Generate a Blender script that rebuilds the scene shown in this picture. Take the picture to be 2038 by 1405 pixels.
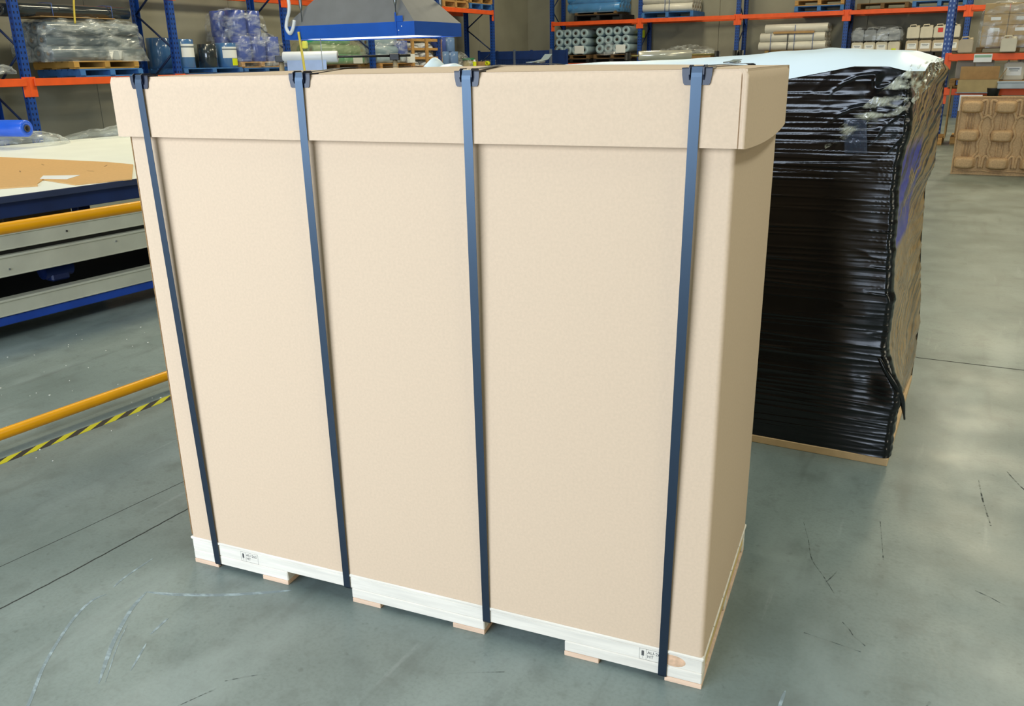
import bpy, bmesh, math, random
from mathutils import Vector, Matrix, noise
random.seed(7)
PI = math.pi
S = bpy.context.scene
COL = S.collection
for o in list(bpy.data.objects):
    bpy.data.objects.remove(o)

# ------------------------------------------------------------------ camera, world, lights, exposure
def camera():
    yaw, pitch, roll = 0.40302953, -0.32611955, -0.01829414
    cy, sy = math.cos(yaw), math.sin(yaw)
    f = Vector((-sy, cy, 0)); r = Vector((cy, sy, 0)); u = Vector((0, 0, 1))
    cp, sp = math.cos(pitch), math.sin(pitch)
    f2 = f * cp + u * sp; u2 = -f * sp + u * cp
    cr, sr = math.cos(roll), math.sin(roll)
    r3 = r * cr + u2 * sr; u3 = -r * sr + u2 * cr
    cam = bpy.data.cameras.new('camera'); o = bpy.data.objects.new('camera', cam); COL.objects.link(o)
    m = Matrix((r3, u3, -f2)).transposed().to_4x4()
    m.translation = Vector((1.88757687, -1.80855787, 1.5))
    o.matrix_world = m
    cam.sensor_fit = 'HORIZONTAL'; cam.sensor_width = 36; cam.lens = 1710.997 / 2038 * 36
    cam.clip_start = 0.02; cam.clip_end = 200
    S.camera = o
camera()
S.view_settings.view_transform = 'Standard'
S.view_settings.look = 'None'
S.view_settings.gamma = 1
S.view_settings.use_curve_mapping = False
S.view_settings.exposure = 0.0

W_ = bpy.data.worlds.new('world'); S.world = W_; W_.use_nodes = True
W_.node_tree.nodes['Background'].inputs[0].default_value = (0.72, 0.86, 1.0, 1)
W_.node_tree.nodes['Background'].inputs[1].default_value = 1.0

TH = 0.0906392                        # the building is turned a little against the crate
BX = Vector((math.cos(TH), -math.sin(TH), 0)); BY = Vector((math.sin(TH), math.cos(TH), 0))

def area(name, loc, target, sx, sy, power, col):
    l = bpy.data.lights.new(name, 'AREA'); l.shape = 'RECTANGLE'; l.size = sx; l.size_y = sy
    l.energy = power; l.color = col
    o = bpy.data.objects.new(name, l); COL.objects.link(o); o.location = loc
    d = Vector(target) - Vector(loc)
    o.rotation_euler = d.to_track_quat('-Z', 'Y').to_euler()
    return o
# daylight through the roller door behind the photographer, skylights in the roof, added fill lights at right
area('door_daylight', (-1.75, -5.3, 2.6), (-1.2, 0, 2.0), 5.5, 4.5, 570, (0.82, 0.955, 1.15))
area('side_fill_light', (14.5, -4.6, 2.4), (1, 0.6, 1.0), 5.0, 4.2, 260, (1.0, 0.90, 0.64))  # added warm fill lamp, brightens the right side of the box
SKY = [(-5.0, 2.0, 190), (5.2, -0.2, 300), (-4.8, 9.0, 430), (4.5, 10.0, 200), (-4.0, 18.0, 380), (4.5, 18.0, 440), (11.0, 2.0, 120)]  # second and last panels are added to brighten box side and floor at right
for i, (x, y, pw_) in enumerate(SKY):
    # second panel is bluish fill added for the right floor, the others are warm
    area('skylight_and_fill', (x, y, 7.45), (x, y, 0), 1.2, 5.0, pw_, (0.88, 1.0, 0.98) if i == 1 else (1.0, 0.90, 0.63))

# ------------------------------------------------------------------ helpers
def lin(h):
    h = h.lstrip('#'); c = [int(h[i:i + 2], 16) / 255 for i in (0, 2, 4)]
    return tuple(x / 12.92 if x <= .04045 else ((x + .055) / 1.055) ** 2.4 for x in c)
_m = {}
def mat(name, col, rough=.5, metal=0., var=.1, scale=6., bump=0., bscale=60., alpha=1., spec=.5, coat=0.,
        stretch=(1, 1, 1), trans=0., emit=0.):
    if name in _m: return _m[name]
    m = bpy.data.materials.new(name); m.use_nodes = True; _m[name] = m
    nt = m.node_tree; N = nt.nodes; L = nt.links; b = N['Principled BSDF']
    c = lin(col) if isinstance(col, str) else col
    tc = N.new('ShaderNodeTexCoord'); mp = N.new('ShaderNodeMapping'); mp.inputs['Scale'].default_value = stretch
    L.new(tc.outputs['Object'], mp.inputs['Vector'])
    n = N.new('ShaderNodeTexNoise'); n.inputs['Scale'].default_value = scale; n.inputs['Detail'].default_value = 5
    L.new(mp.outputs[0], n.inputs['Vector'])
    mx = N.new('ShaderNodeMix'); mx.data_type = 'RGBA'
    mx.inputs[6].default_value = tuple(min(1, x * (1 - var)) for x in c) + (1,)
    mx.inputs[7].default_value = tuple(min(1, x * (1 + var)) for x in c) + (1,)
    cr = N.new('ShaderNodeMapRange'); cr.inputs[1].default_value = .3; cr.inputs[2].default_value = .7
    L.new(n.outputs[0], cr.inputs[0]); L.new(cr.outputs[0], mx.inputs[0])
    L.new(mx.outputs[2], b.inputs['Base Color'])
    b.inputs['Roughness'].default_value = rough; b.inputs['Metallic'].default_value = metal
    b.inputs['Specular IOR Level'].default_value = spec; b.inputs['Coat Weight'].default_value = coat
    b.inputs['Coat Roughness'].default_value = .08
    b.inputs['Alpha'].default_value = alpha; b.inputs['Transmission Weight'].default_value = trans
    if emit:
        b.inputs['Emission Color'].default_value = c + (1,); b.inputs['Emission Strength'].default_value = emit
    if bump:
        n2 = N.new('ShaderNodeTexNoise'); n2.inputs['Scale'].default_value = bscale; n2.inputs['Detail'].default_value = 4
        L.new(mp.outputs[0], n2.inputs['Vector'])
        bp = N.new('ShaderNodeBump'); bp.inputs['Strength'].default_value = bump; bp.inputs['Distance'].default_value = .01
        L.new(n2.outputs[0], bp.inputs['Height']); L.new(bp.outputs[0], b.inputs['Normal'])
    return m

class MB:
    def __init__(s): s.v = []; s.f = []; s.sm = []
    def add(s, vs, fs, smooth=False):
        k = len(s.v); s.v += [tuple(x) for x in vs]
        for f in fs: s.f.append(tuple(i + k for i in f)); s.sm.append(smooth)
        return s
    def box(s, x0, x1, y0, y1, z0, z1, c=0.):
        if c <= 0:
            vs = [(x, y, z) for z in (z0, z1) for y in (y0, y1) for x in (x0, x1)]
            return s.add(vs, [(0, 2, 3, 1), (4, 5, 7, 6), (0, 1, 5, 4), (1, 3, 7, 5), (3, 2, 6, 7), (2, 0, 4, 6)])
        bm = bmesh.new(); bmesh.ops.create_cube(bm, size=1)
        for v in bm.verts:
            v.co = Vector(((x0 + x1) / 2 + v.co.x * (x1 - x0), (y0 + y1) / 2 + v.co.y * (y1 - y0), (z0 + z1) / 2 + v.co.z * (z1 - z0)))
        bmesh.ops.bevel(bm, geom=bm.edges[:], offset=c, segments=1, affect='EDGES')
        bm.verts.index_update()
        s.add([v.co[:] for v in bm.verts], [[v.index for v in f.verts] for f in bm.faces]); bm.free(); return s
    def lathe(s, prof, n=24, axis='z', o=(0, 0, 0), smooth=True, close=True):
        # prof: (r, h) list; closed loop when close
        vs = []; m = len(prof)
        for i in range(n):
            a = 2 * PI * i / n
            for r, h in prof:
                p = (r * math.cos(a), r * math.sin(a), h)
                if axis == 'x': p = (p[2], p[0], p[1])
                elif axis == 'y': p = (p[0], p[2], p[1])
                vs.append((p[0] + o[0], p[1] + o[1], p[2] + o[2]))
        fs = []; e = m if close else m - 1
        for i in range(n):
            j = (i + 1) % n
            for k in range(e):
                l = (k + 1) % m
                q = (i * m + k, j * m + k, j * m + l, i * m + l)
                fs.append(q if axis != 'y' else q[::-1])
        return s.add(vs, fs, smooth)
    def cyl(s, r, h0, h1, n=20, axis='z', o=(0, 0, 0)):
        s.lathe([(1e-4, h0), (r, h0), (r, h0), (r, h1), (r, h1), (1e-4, h1)], n, axis, o, True, False); return s
    def tube(s, pts, r, n=8, smooth=True, cap=True):
        pts = [Vector(p) for p in pts]; rings = []; up = None
        for i, p in enumerate(pts):
            t = (pts[min(i + 1, len(pts) - 1)] - pts[max(i - 1, 0)]).normalized()
            if up is None:
                up = Vector((0, 0, 1)) if abs(t.z) < .9 else Vector((1, 0, 0))
            a = t.cross(up).normalized(); b = a.cross(t).normalized(); up = b
            rr = r[i] if isinstance(r, (list, tuple)) else r
            rings.append([p + a * rr * math.cos(2 * PI * k / n) + b * rr * math.sin(2 * PI * k / n) for k in range(n)])
        vs = [v for ring in rings for v in ring]; fs = []
        for i in range(len(pts) - 1):
            for k in range(n):
                l = (k + 1) % n; fs.append((i * n + k, i * n + l, (i + 1) * n + l, (i + 1) * n + k))
        if cap: fs += [tuple(range(n))[::-1], tuple((len(pts) - 1) * n + k for k in range(n))]
        return s.add(vs, fs, smooth)
    def strip(s, pts, half, th, nrm=(0, 0, 1)):
        # flat band along pts, width 2*half across (tangent x nrm), thickness th along nrm
        pts = [Vector(p) for p in pts]; N = Vector(nrm); vs = []
        for i, p in enumerate(pts):
            t = (pts[min(i + 1, len(pts) - 1)] - pts[max(i - 1, 0)]).normalized(); a = t.cross(N).normalized()
            h = half[i] if isinstance(half, (list, tuple)) else half
            vs += [p - a * h, p + a * h, p + a * h + N * th, p - a * h + N * th]
        fs = []
        for i in range(len(pts) - 1):
            k = i * 4; j = k + 4
            for a in range(4):
                b = (a + 1) % 4; fs.append((k + a, k + b, j + b, j + a))
        fs += [(3, 2, 1, 0), tuple(len(vs) - 4 + a for a in range(4))]
        return s.add(vs, fs)
    def grid(s, fn, nu, nv, smooth=True, wrap=False, flip=False):
        vs = [fn(i / (nu if wrap else nu - 1), j / (nv - 1)) for j in range(nv) for i in range(nu)]; fs = []
        for j in range(nv - 1):
            for i in range(nu if wrap else nu - 1):
                k = (i + 1) % nu
                q = (j * nu + i, j * nu + k, (j + 1) * nu + k, (j + 1) * nu + i)
                fs.append(q[::-1] if flip else q)
        return s.add(vs, fs, smooth)
    def prism(s, poly, z0, z1):
        n = len(poly); vs = [(x, y, z0) for x, y in poly] + [(x, y, z1) for x, y in poly]
        fs = [tuple(range(n))[::-1], tuple(range(n, 2 * n))] + [(i, (i + 1) % n, n + (i + 1) % n, n + i) for i in range(n)]
        return s.add(vs, fs)
    def data(s, name, m):
        me = bpy.data.meshes.new(name); me.from_pydata(s.v, [], s.f); me.materials.append(m)
        if any(s.sm): me.polygons.foreach_set('use_smooth', s.sm)
        me.update(); return me

def obj(name, me, parent=None, loc=(0, 0, 0), rot=(0, 0, 0), label=None, kind=None):
    o = bpy.data.objects.new(name, me); COL.objects.link(o); o.location = loc; o.rotation_euler = rot
    if parent: o.parent = parent
    if label: o['label'] = label
    if kind: o['kind'] = kind
    return o
def part(name, mb, m, parent=None, loc=(0, 0, 0), rot=(0, 0, 0), label=None, kind=None):
    return obj(name, mb.data(name, m), parent, loc, rot, label, kind)
def tag(o, label, cat, group=None):
    o['label'] = label; o['category'] = cat
    if group: o['group'] = group
    return o
def thing(name, label, cat, loc=(0, 0, 0), rz=0., group=None):
    return tag(obj(name, None, None, loc, (0, 0, rz)), label, cat, group)

# frames of reference of the two rack rows and the nearer rack: u along the front, v into the rack
FR = {'A': (Vector((-9.289, 7.252, 0)), BY, Vector((-math.cos(TH), math.sin(TH), 0)), PI / 2 - TH),
      'B': (Vector((-7.5856, 23.8537, 0)), BX, BY, -TH),
      'C': (Vector((2.698, 15.302, 0)), BX, BY, -TH)}
def at(fr, u, v, z):
    o, d, n, r = FR[fr]; return o + d * u + n * v + Vector((0, 0, z))
def rzof(fr): return FR[fr][3]

# ------------------------------------------------------------------ materials
KRAFT = mat('kraft_board', '#d3b89a', .72, var=.035, scale=140, bump=.05, bscale=300, spec=.25)
KRAFT_E = mat('kraft_edge', '#8a6a42', .85, var=.25, scale=200)
PINE = mat('pale_pine', '#e2d8c6', .65, var=.10, scale=9, bump=.1, bscale=30, stretch=(.6, 8, 8))
PINE_P = mat('pink_pine', '#e2bfa0', .7, var=.14, scale=9, bump=.1, bscale=30, stretch=(.6, 8, 8))
PINE_Y = mat('side_pine', '#d8b878', .7, var=.2, scale=7, bump=.1, bscale=30, stretch=(8, .7, 8))
STRAPM = mat('black_strap', '#050a18', .33, var=.1, scale=300, spec=1.)
STRAPM.node_tree.nodes['Principled BSDF'].inputs['Specular Tint'].default_value = (.55, .76, 1., 1)  # bluish sky reflection put into the strap's specular colour
PROT = mat('edge_guard_plastic', '#10182c', .34, var=.1, spec=.5)
STEEL = mat('buckle_wire', '#8d9498', .35, .9, var=.1)
BLUE = mat('rack_blue', '#163f96', .42, var=.12, scale=9)
BLUE_D = mat('dark_blue_steel', '#0e2550', .5, var=.2)
ORANGE = mat('rack_orange', '#ea5a1e', .5, var=.1, scale=5)
PBLUE = mat('pallet_blue', '#3a6fae', .7, var=.18, scale=8)
PWOOD = mat('pallet_wood', '#b98f55', .75, var=.2, scale=7, stretch=(1, 5, 5))
PWOOD_D = mat('old_pallet_wood', '#6e5535', .8, var=.25, scale=7, stretch=(1, 5, 5))
PBLACK = mat('black_pallet', '#14151a', .6, var=.2)
CARD = mat('carton_brown', '#b08d5e', .8, var=.1, scale=12)
CARD_D = mat('carton_tan', '#9a7c50', .8, var=.12, scale=12)
WHITE_L = mat('paper_label', '#e9edf0', .6, var=.03)
PRINT = mat('label_print', '#6f7a86', .6, var=.1)
YEL_L = mat('yellow_sticker', '#d4e21c', .5, var=.05)
RED_L = mat('red_sticker', '#d23a2c', .5, var=.05)
FILM_B = mat('blue_film', '#4a5fae', .18, var=.12, scale=3, stretch=(1, 1, .2), spec=.6)
FILM_PB = mat('pale_blue_film', '#6f8fc0', .2, var=.12, scale=3, spec=.6)
FILM_SB = mat('steel_blue_film', '#4a78b0', .16, var=.15, scale=3, spec=.8, coat=.7)
FILM_G = mat('grey_film', '#6a7270', .25, var=.15, spec=.5)
FILM_DK = mat('dark_film', '#2a3136', .16, var=.15, spec=.8, coat=.6)
FILM_CL = mat('grey_clear_film', '#66737a', .14, var=.25, scale=3, spec=.9)
FILM_GR = mat('green_film', '#2f9a6e', .3, var=.15, spec=.5)
FILM_GP = mat('pale_green_film', '#8aa884', .3, var=.18, spec=.5)
FILM_W = mat('white_film', '#dfe4ea', .35, var=.05, spec=.5)
FILM_IV = mat('ivory_film', '#d9d6cd', .35, var=.06, spec=.5)
FILM_ICE = mat('ice_blue_film', '#9db4bf', .3, var=.08, spec=.5)
FILM_RB = mat('royal_blue_film', '#2a63e0', .2, var=.08, spec=.7)
CORE = mat('cardboard_core', '#8f7a5c', .85, var=.1)
CORE_D = mat('dark_core', '#4a4540', .85, var=.1)
def plastic(name, col, lo, hi, scale=5., rough=.13):
    m = bpy.data.materials.new(name); m.use_nodes = True; nt = m.node_tree; N = nt.nodes; L = nt.links; b = N['Principled BSDF']
    b.inputs['Base Color'].default_value = lin(col) + (1,); b.inputs['Roughness'].default_value = rough; b.inputs['Specular IOR Level'].default_value = 1.
    tc = N.new('ShaderNodeTexCoord'); n = N.new('ShaderNodeTexNoise'); n.inputs['Scale'].default_value = scale; n.inputs['Detail'].default_value = 6
    mp = N.new('ShaderNodeMapping'); mp.inputs['Scale'].default_value = (.5, 1, 1.6); L.new(tc.outputs['Object'], mp.inputs[0]); L.new(mp.outputs[0], n.inputs[0])
    r = N.new('ShaderNodeMapRange'); r.inputs[1].default_value = .46; r.inputs[2].default_value = .64; r.inputs[3].default_value = lo; r.inputs[4].default_value = hi
    L.new(n.outputs[0], r.inputs[0]); L.new(r.outputs[0], b.inputs['Alpha'])
    return m
PLAST = plastic('clear_plastic', '#ccd3d4', .10, .62)
PLAST_L = plastic('clear_plastic_thin', '#d8e0ea', .05, .42, 6.)
JERRY = mat('natural_jerrycan', '#cfc8b4', .4, var=.06)
JERRY_T = mat('tan_jerrycan', '#b9a98c', .4, var=.08)
JERRY_G = mat('grey_jerrycan', '#7c8186', .4, var=.1)
BLACKP = mat('black_plastic', '#101114', .4, var=.1)
ALU = mat('brushed_aluminium', '#cdccb9', .38, .35, var=.1, scale=4, stretch=(1, 1, 1))
TABLEW = mat('white_laminate', '#f2f6ee', .5, var=.03, scale=3)
YELP = mat('safety_yellow', '#f0a400', .32, var=.06, scale=7, spec=.6)
HOODB = mat('hood_blue', '#1a58ba', .4, var=.06)
HOODG = mat('hood_grey', '#6c7076', .55, var=.08)
CABLE_W = mat('white_conduit', '#dfe4e8', .5, var=.04)
CABLE_Y = mat('yellow_cable', '#d9c24a', .5, var=.06)
LAMP = mat('hood_lamp_lens', '#eef6ff', .4, emit=2.2)
FIBRE = mat('pressed_fibre', '#c2a27c', .9, var=.16, scale=55, bump=.3, bscale=90, spec=.2)
GREEN = mat('green_plastic', '#2f7d58', .4, var=.08)
TIE = mat('blue_twine', '#4a66a8', .6, var=.1)
MESHB = mat('stillage_blue', '#12326e', .5, var=.15)

def upright_mat(name, hole):
    m = bpy.data.materials.new(name); m.use_nodes = True; nt = m.node_tree; N = nt.nodes; L = nt.links; b = N['Principled BSDF']
    tc = N.new('ShaderNodeTexCoord'); sp = N.new('ShaderNodeSeparateXYZ'); L.new(tc.outputs['Object'], sp.inputs[0])
    def mth(op, a, bb=None):
        n = N.new('ShaderNodeMath'); n.operation = op
        for i, q in enumerate((a, bb)):
            if q is None: continue
            if isinstance(q, (int, float)): n.inputs[i].default_value = q
            else: L.new(q, n.inputs[i])
        return n.outputs[0]
    fz = mth('FRACT', mth('MULTIPLY', sp.outputs[2], 1 / .075))
    hz = mth('LESS_THAN', fz, .45)
    ax = mth('ABSOLUTE', sp.outputs[0]); hx = mth('LESS_THAN', mth('ABSOLUTE', mth('SUBTRACT', ax, .027)), .010)
    fy = mth('LESS_THAN', mth('ABSOLUTE', mth('SUBTRACT', sp.outputs[1], .045)), .012)
    side = mth('GREATER_THAN', ax, .05)
    hole_f = mth('MULTIPLY', hz, mth('MAXIMUM', hx, mth('MULTIPLY', fy, side)))
    mx = N.new('ShaderNodeMix'); mx.data_type = 'RGBA'; L.new(hole_f, mx.inputs[0])
    mx.inputs[6].default_value = lin('#174596') + (1,); mx.inputs[7].default_value = lin(hole) + (1,)
    L.new(mx.outputs[2], b.inputs['Base Color']); b.inputs['Roughness'].default_value = .42
    return m
UP = upright_mat('perforated_blue', '#0b1838'); UPC = upright_mat('perforated_blue_pale', '#8fa6d8')  # pale hole colour stands in for the light wall behind

def concrete():
    m = bpy.data.materials.new('concrete_floor'); m.use_nodes = True; nt = m.node_tree; N = nt.nodes; L = nt.links; b = N['Principled BSDF']
    tc = N.new('ShaderNodeTexCoord')
    def nz(scale, det, stretch=(1, 1, 1), rot=0, lac=2.):
        mp = N.new('ShaderNodeMapping'); mp.inputs['Scale'].default_value = stretch; mp.inputs['Rotation'].default_value = (0, 0, rot)
        L.new(tc.outputs['Object'], mp.inputs[0]); n = N.new('ShaderNodeTexNoise'); n.inputs['Scale'].default_value = scale
        n.inputs['Detail'].default_value = det; L.new(mp.outputs[0], n.inputs[0]); return n.outputs[0]
    def ramp(src, a, bb, lo=0., hi=1.):
        r = N.new('ShaderNodeMapRange'); r.inputs[1].default_value = a; r.inputs[2].default_value = bb
        r.inputs[3].default_value = lo; r.inputs[4].default_value = hi; L.new(src, r.inputs[0]); return r.outputs[0]
    def mix(f, a, bb):
        x = N.new('ShaderNodeMix'); x.data_type = 'RGBA'; L.new(f, x.inputs[0])
        for k, q in ((6, a), (7, bb)):
            if isinstance(q, str): x.inputs[k].default_value = lin(q) + (1,)
            else: L.new(q, x.inputs[k])
        return x.outputs[2]
    base = mix(ramp(nz(1.3, 6), .35, .68), '#6a756f', '#86918a')
    base = mix(ramp(nz(.6, 3), .4, .7, 0, .55), base, '#838e88')
    base = mix(ramp(nz(7, 8), .54, .74, 0, .5), base, '#5f6660')                    # blotches
    base = mix(ramp(nz(6, 6, (1, .16, 1), .55), .60, .72, 0, .45), base, '#5d625c')     # drag marks
    base = mix(ramp(nz(9, 6, (1, .10, 1), -.35), .63, .74, 0, .5), base, '#565b56')
    base = mix(ramp(nz(30, 3), .66, .78, 0, .5), base, '#4d514d')                      # specks
    base = mix(ramp(nz(16, 5, (1, .08, 1), 1.1), .66, .76, 0, .4), base, '#a6aca7')
    base = mix(ramp(nz(95, 4), .45, .75, 0, .28), base, '#5c635d')                     # grain
    base = mix(ramp(nz(24, 7, (1, 1, 1)), .56, .70, 0, .30), base, '#656b65')
    base = mix(ramp(nz(3.2, 7, (1, .45, 1), .3), .52, .66, 0, .35), base, '#9fa9a3')
    L.new(base, b.inputs['Base Color'])
    L.new(ramp(nz(3, 5), .3, .7, .30, .44), b.inputs['Roughness'])
    b.inputs['Specular IOR Level'].default_value = .5
    bp = N.new('ShaderNodeBump'); bp.inputs['Strength'].default_value = .05; bp.inputs['Distance'].default_value = .01
    L.new(nz(60, 4), bp.inputs['Height']); L.new(bp.outputs[0], b.inputs['Normal'])
    return m
FLOOR = concrete()
WALL = mat('wall_concrete', '#979586', .85, var=.12, scale=1.0, bump=.1, bscale=20)
CEIL = mat('roof_sheet', '#9a9c98', .6, var=.05, scale=2)
JOINT = mat('floor_joint_filler', '#33342f', .9, var=.25, scale=60)
CHALK = plastic('chalk', '#a9b7b8', .5, .92, 45., .9)
SCUFF = plastic('rubber_scuff', '#565b57', .05, .7, 60., .8)
for q_ in (CHALK, SCUFF): q_.node_tree.nodes['Principled BSDF'].inputs['Specular IOR Level'].default_value = .1

# ------------------------------------------------------------------ room
def struct(name, mb, m, parent=None, loc=(0, 0, 0), rz=0.):
    return part(name, mb, m, parent, loc, (0, 0, rz), None, None if parent else 'structure')
XR, YB = 16.5, 18.4
fl = struct('floor', MB().box(-12.6, 17.5, -9.0, 26.6, -.2, 0), FLOOR, None, (0, 0, 0), -TH)
def onfloor(name, pts, half, m, th=.0006, label=None):
    mi = Matrix.Rotation(TH, 3, 'Z')
    return part(name, MB().strip([mi @ Vector((x, y, 0)) for x, y in pts], half, th), m, fl, (0, 0, 0), (0, 0, 0), label)
def jitter(pts, n, amp):
    out = []
    for (a, b) in zip(pts[:-1], pts[1:]):
        for k in range(n):
            t = k / n; out.append((a[0] + (b[0] - a[0]) * t + random.uniform(-amp, amp), a[1] + (b[1] - a[1]) * t + random.uniform(-amp, amp)))
    out.append(pts[-1]); return out
onfloor('floor_joint', jitter([(-.46, -1.0), (-.363, -.412), (-.333, -.227), (-.303, .011), (-.273, .267), (-.17, .9), (.3, 3.9)], 14, .0012), .0026, JOINT)
onfloor('floor_joint', [(-.62, -.5), (-.569, -.252), (-.513, .031), (-.43, .5)], .0011, JOINT)
onfloor('floor_joint', [(2.1, 2.95), (2.18, 2.921), (2.659, 2.89), (4.6, 2.74)], .004, JOINT)
def smooth_pts(p, n=6):
    out = []
    for i in range(len(p) - 1):
        p0 = p[max(i - 1, 0)]; p1 = p[i]; p2 = p[i + 1]; p3 = p[min(i + 2, len(p) - 1)]
        for k in range(n):
            t = k / n
            out.append(tuple(.5 * (2 * p1[a] + (p2[a] - p0[a]) * t + (2 * p0[a] - 5 * p1[a] + 4 * p2[a] - p3[a]) * t * t + (3 * p1[a] - p0[a] - 3 * p2[a] + p3[a]) * t ** 3) for a in range(len(p1))))
    out.append(tuple(p[-1])); return out
for pts, h in (([(.16, -.80), (.068, -.665), (-.026, -.539), (-.11, -.385), (-.14, -.288), (-.127, -.24)], .0045),
               ([(-.135, -.205), (-.145, -.148), (-.144, -.034)], .0035),
               ([(.173, -.545), (.077, -.408), (.006, -.276), (-.021, -.186)], .006),
               ([(.185, -.535), (.10, -.415), (.05, -.33)], .0015),
               ([(-.021, -.186), (.072, -.164), (.202, -.116), (.309, -.063), (.386, -.019)], .006),
               ([(.212, -.477), (.165, -.375)], .003), ([(.145, -.339), (.137, -.263)], .004),
               ([(1.796, -.06), (1.804, .013), (1.811, .073)], .004)):
    sp = smooth_pts(pts); n = len(sp)
    onfloor('chalk_mark', sp, [h * min(1, .25 + 4 * min(i, n - 1 - i) / n) for i in range(n)], CHALK)
for pts, h in (([(1.78, .95), (1.82, .72), (1.90, .55)], .0016), ([(1.87, .60), (1.90, .68)], .002), ([(2.45, 1.62), (2.52, 1.4), (2.56, 1.15)], .003),
               ([(2.35, 1.5), (2.36, 1.15)], .004), ([(1.93, .42), (1.96, .36), (1.99, .33)], .0016), ([(2.14, .16), (2.13, .1), (2.12, .07)], .004),
               ([(2.02, 1.05), (2.03, .8)], .002), ([(2.0, -.05), (2.06, -.02), (2.1, .02)], .003), ([(.45, -.63), (.62, -.52)], .0012),
               ([(.38, -.62), (.47, -.45)], .0025), ([(.25, -.66), (.5, -.72)], .0012),
               ([(1.0, -.18), (1.13, -.12)], .0012), ([(.47, -.42), (.56, -.35)], .002), ([(1.83, .33), (1.98, .30)], .0012), ([(2.28, .72), (2.36, .66)], .003)):
    sp = smooth_pts(jitter(pts, 2, .004)); onfloor('scuff_mark', sp, [h * random.uniform(.25, .9) for _ in sp], SCUFF)
chips = MB()
for i in range(70):
    s = random.uniform(.05, 1); t = random.uniform(-.25, 1.3)
    x = -1.33 + .13 * s / 0.8 - t * .98; y = .3 + s * 1.6 + t * .16
    r = random.uniform(.0008, .0032); chips.box(x - r, x + r * 1.6, y - r, y + r, .0001, .0018)
o = part('debris_chips', chips, mat('chip_white', '#d9d6c8', .8)); tag(o, 'tiny pale plastic chips scattered on the floor by the yellow rails', 'debris'); o['kind'] = 'stuff'

def panel_wall(name, L, joints, z1, loc, rz, side):
    # concrete tilt-up panels standing side by side with open recessed joints
    r = struct(name, MB().box(0, L, .10, .2, 0, z1), mat('joint_grout', '#67655a', .9), None, loc, rz)
    xs = [0] + joints + [L]
    for a, b in zip(xs[:-1], xs[1:]):
        part('wall_panel', MB().box(a + .004, b - .004, 0, .104, 0, z1, .004), WALL, r)
    return r
ZC = 8.0
la = FR['A']; lb = FR['B']
# left wall behind rack row A (its u axis runs away from the camera), back wall behind rack row B
panel_wall('wall_left', 38.0, [13.9, 16.95 + .02, 20.13, 23.3, 26.5, 29.7], ZC, tuple(at('A', -15.0, 1.16, 0)), rzof('A'), 'l')
panel_wall('wall_back', 30.0, [2.4, 6.35, 10.3, 14.3, 18.3, 22.3, 26.3], ZC, tuple(at('B', -1.62, 1.12, 0)), rzof('B'), 'b')
Rz = Matrix.Rotation(-TH, 3, 'Z')
def bw(x, y, z=0): return tuple(Rz @ Vector((x, y, z)))
struct('wall_right', MB().box(17.3, 17.5, -9, -5.6, 0, ZC).box(17.3, 17.5, 0, 26.2, 0, ZC).box(17.3, 17.5, -5.6, 0, 5.0, ZC), WALL, None, (0, 0, 0), -TH)
fw = struct('wall_front', MB().box(-12.4, -5.4, -6.3, -6.1, 0, ZC).box(1.6, 17.5, -6.3, -6.1, 0, ZC).box(-5.4, 1.6, -6.3, -6.1, 5.0, ZC), WALL, None, (0, 0, 0), -TH)
struct('door_1', MB().box(-5.5, 1.7, -6.09, -6.02, 4.95, 5.4), mat('door_steel', '#8f9496', .5), None, (0, 0, 0), -TH)
struct('added_side_door', MB().box(17.2, 17.28, -5.7, .1, 4.9, 5.4), mat('door_steel', '#8f9496'), None, (0, 0, 0), -TH)  # unseen door and wall opening, added to go with the side fill lamp
struct('ceiling', MB().box(-12.6, 17.5, -9, 26.6, ZC, ZC + .1), CEIL, None, (0, 0, 0), -TH)

# ------------------------------------------------------------------ the strapped crate
WB, DB, ZP, ZL, ZT, OV = 1.6154, .6995, .0945, 1.3285, 1.4805, .0186
pal = thing('shipping_pallet', 'low pale new timber pallet with stamped front board under the strapped box', 'pallet', (WB / 2, DB / 2, 0))
def ppart(name, x0, x1, y0, y1, z0, z1, m, c=.0024, label=None):
    return part(name, MB().box(x0 - WB / 2, x1 - WB / 2, y0 - DB / 2, y1 - DB / 2, z0, z1, c), m, pal, (0, 0, 0), (0, 0, 0), label)
nb = 5
for i in range(nb):
    y0 = DB * i / nb
    ppart('deck_board', -.003, WB + .003, y0 + (-.003 if i == 0 else .002), DB * (i + 1) / nb + (.003 if i == nb - 1 else -.002), .0850, ZP, PINE)
ppart('bearer', 0, WB, 0, .04, .046, .0848, PINE)
ppart('bearer', .042, WB - .042, .33, .37, .046, .0848, PINE)
ppart('bearer', 0, WB, DB - .04, DB, .046, .0848, PINE)
for y0, y1 in ((.0405, .235), (.236, .44), (.441, DB - .0405)):
    ppart('end_board', WB - .04, WB, y0, y1, .044, .0848, PINE_Y, .002)
    ppart('end_board', 0, .04, y0, y1, .044, .0848, PINE_Y, .002)
for y0 in (0., .33, DB - .04):
    for x0, x1 in ((0, .3625), (.5905, 1.0185), (1.2525, WB)):
        ppart('runner', x0, x1, y0, y0 + .04, .0142, .0458, PINE)
for x0, x1 in ((0, .094), (.266, .361), (.592, .686), (.921, 1.018), (1.252, 1.347), (1.522, WB)):
    ppart('foot_board', x0, x1, 0, DB, 0, .014, PINE_P, .001)
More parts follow.
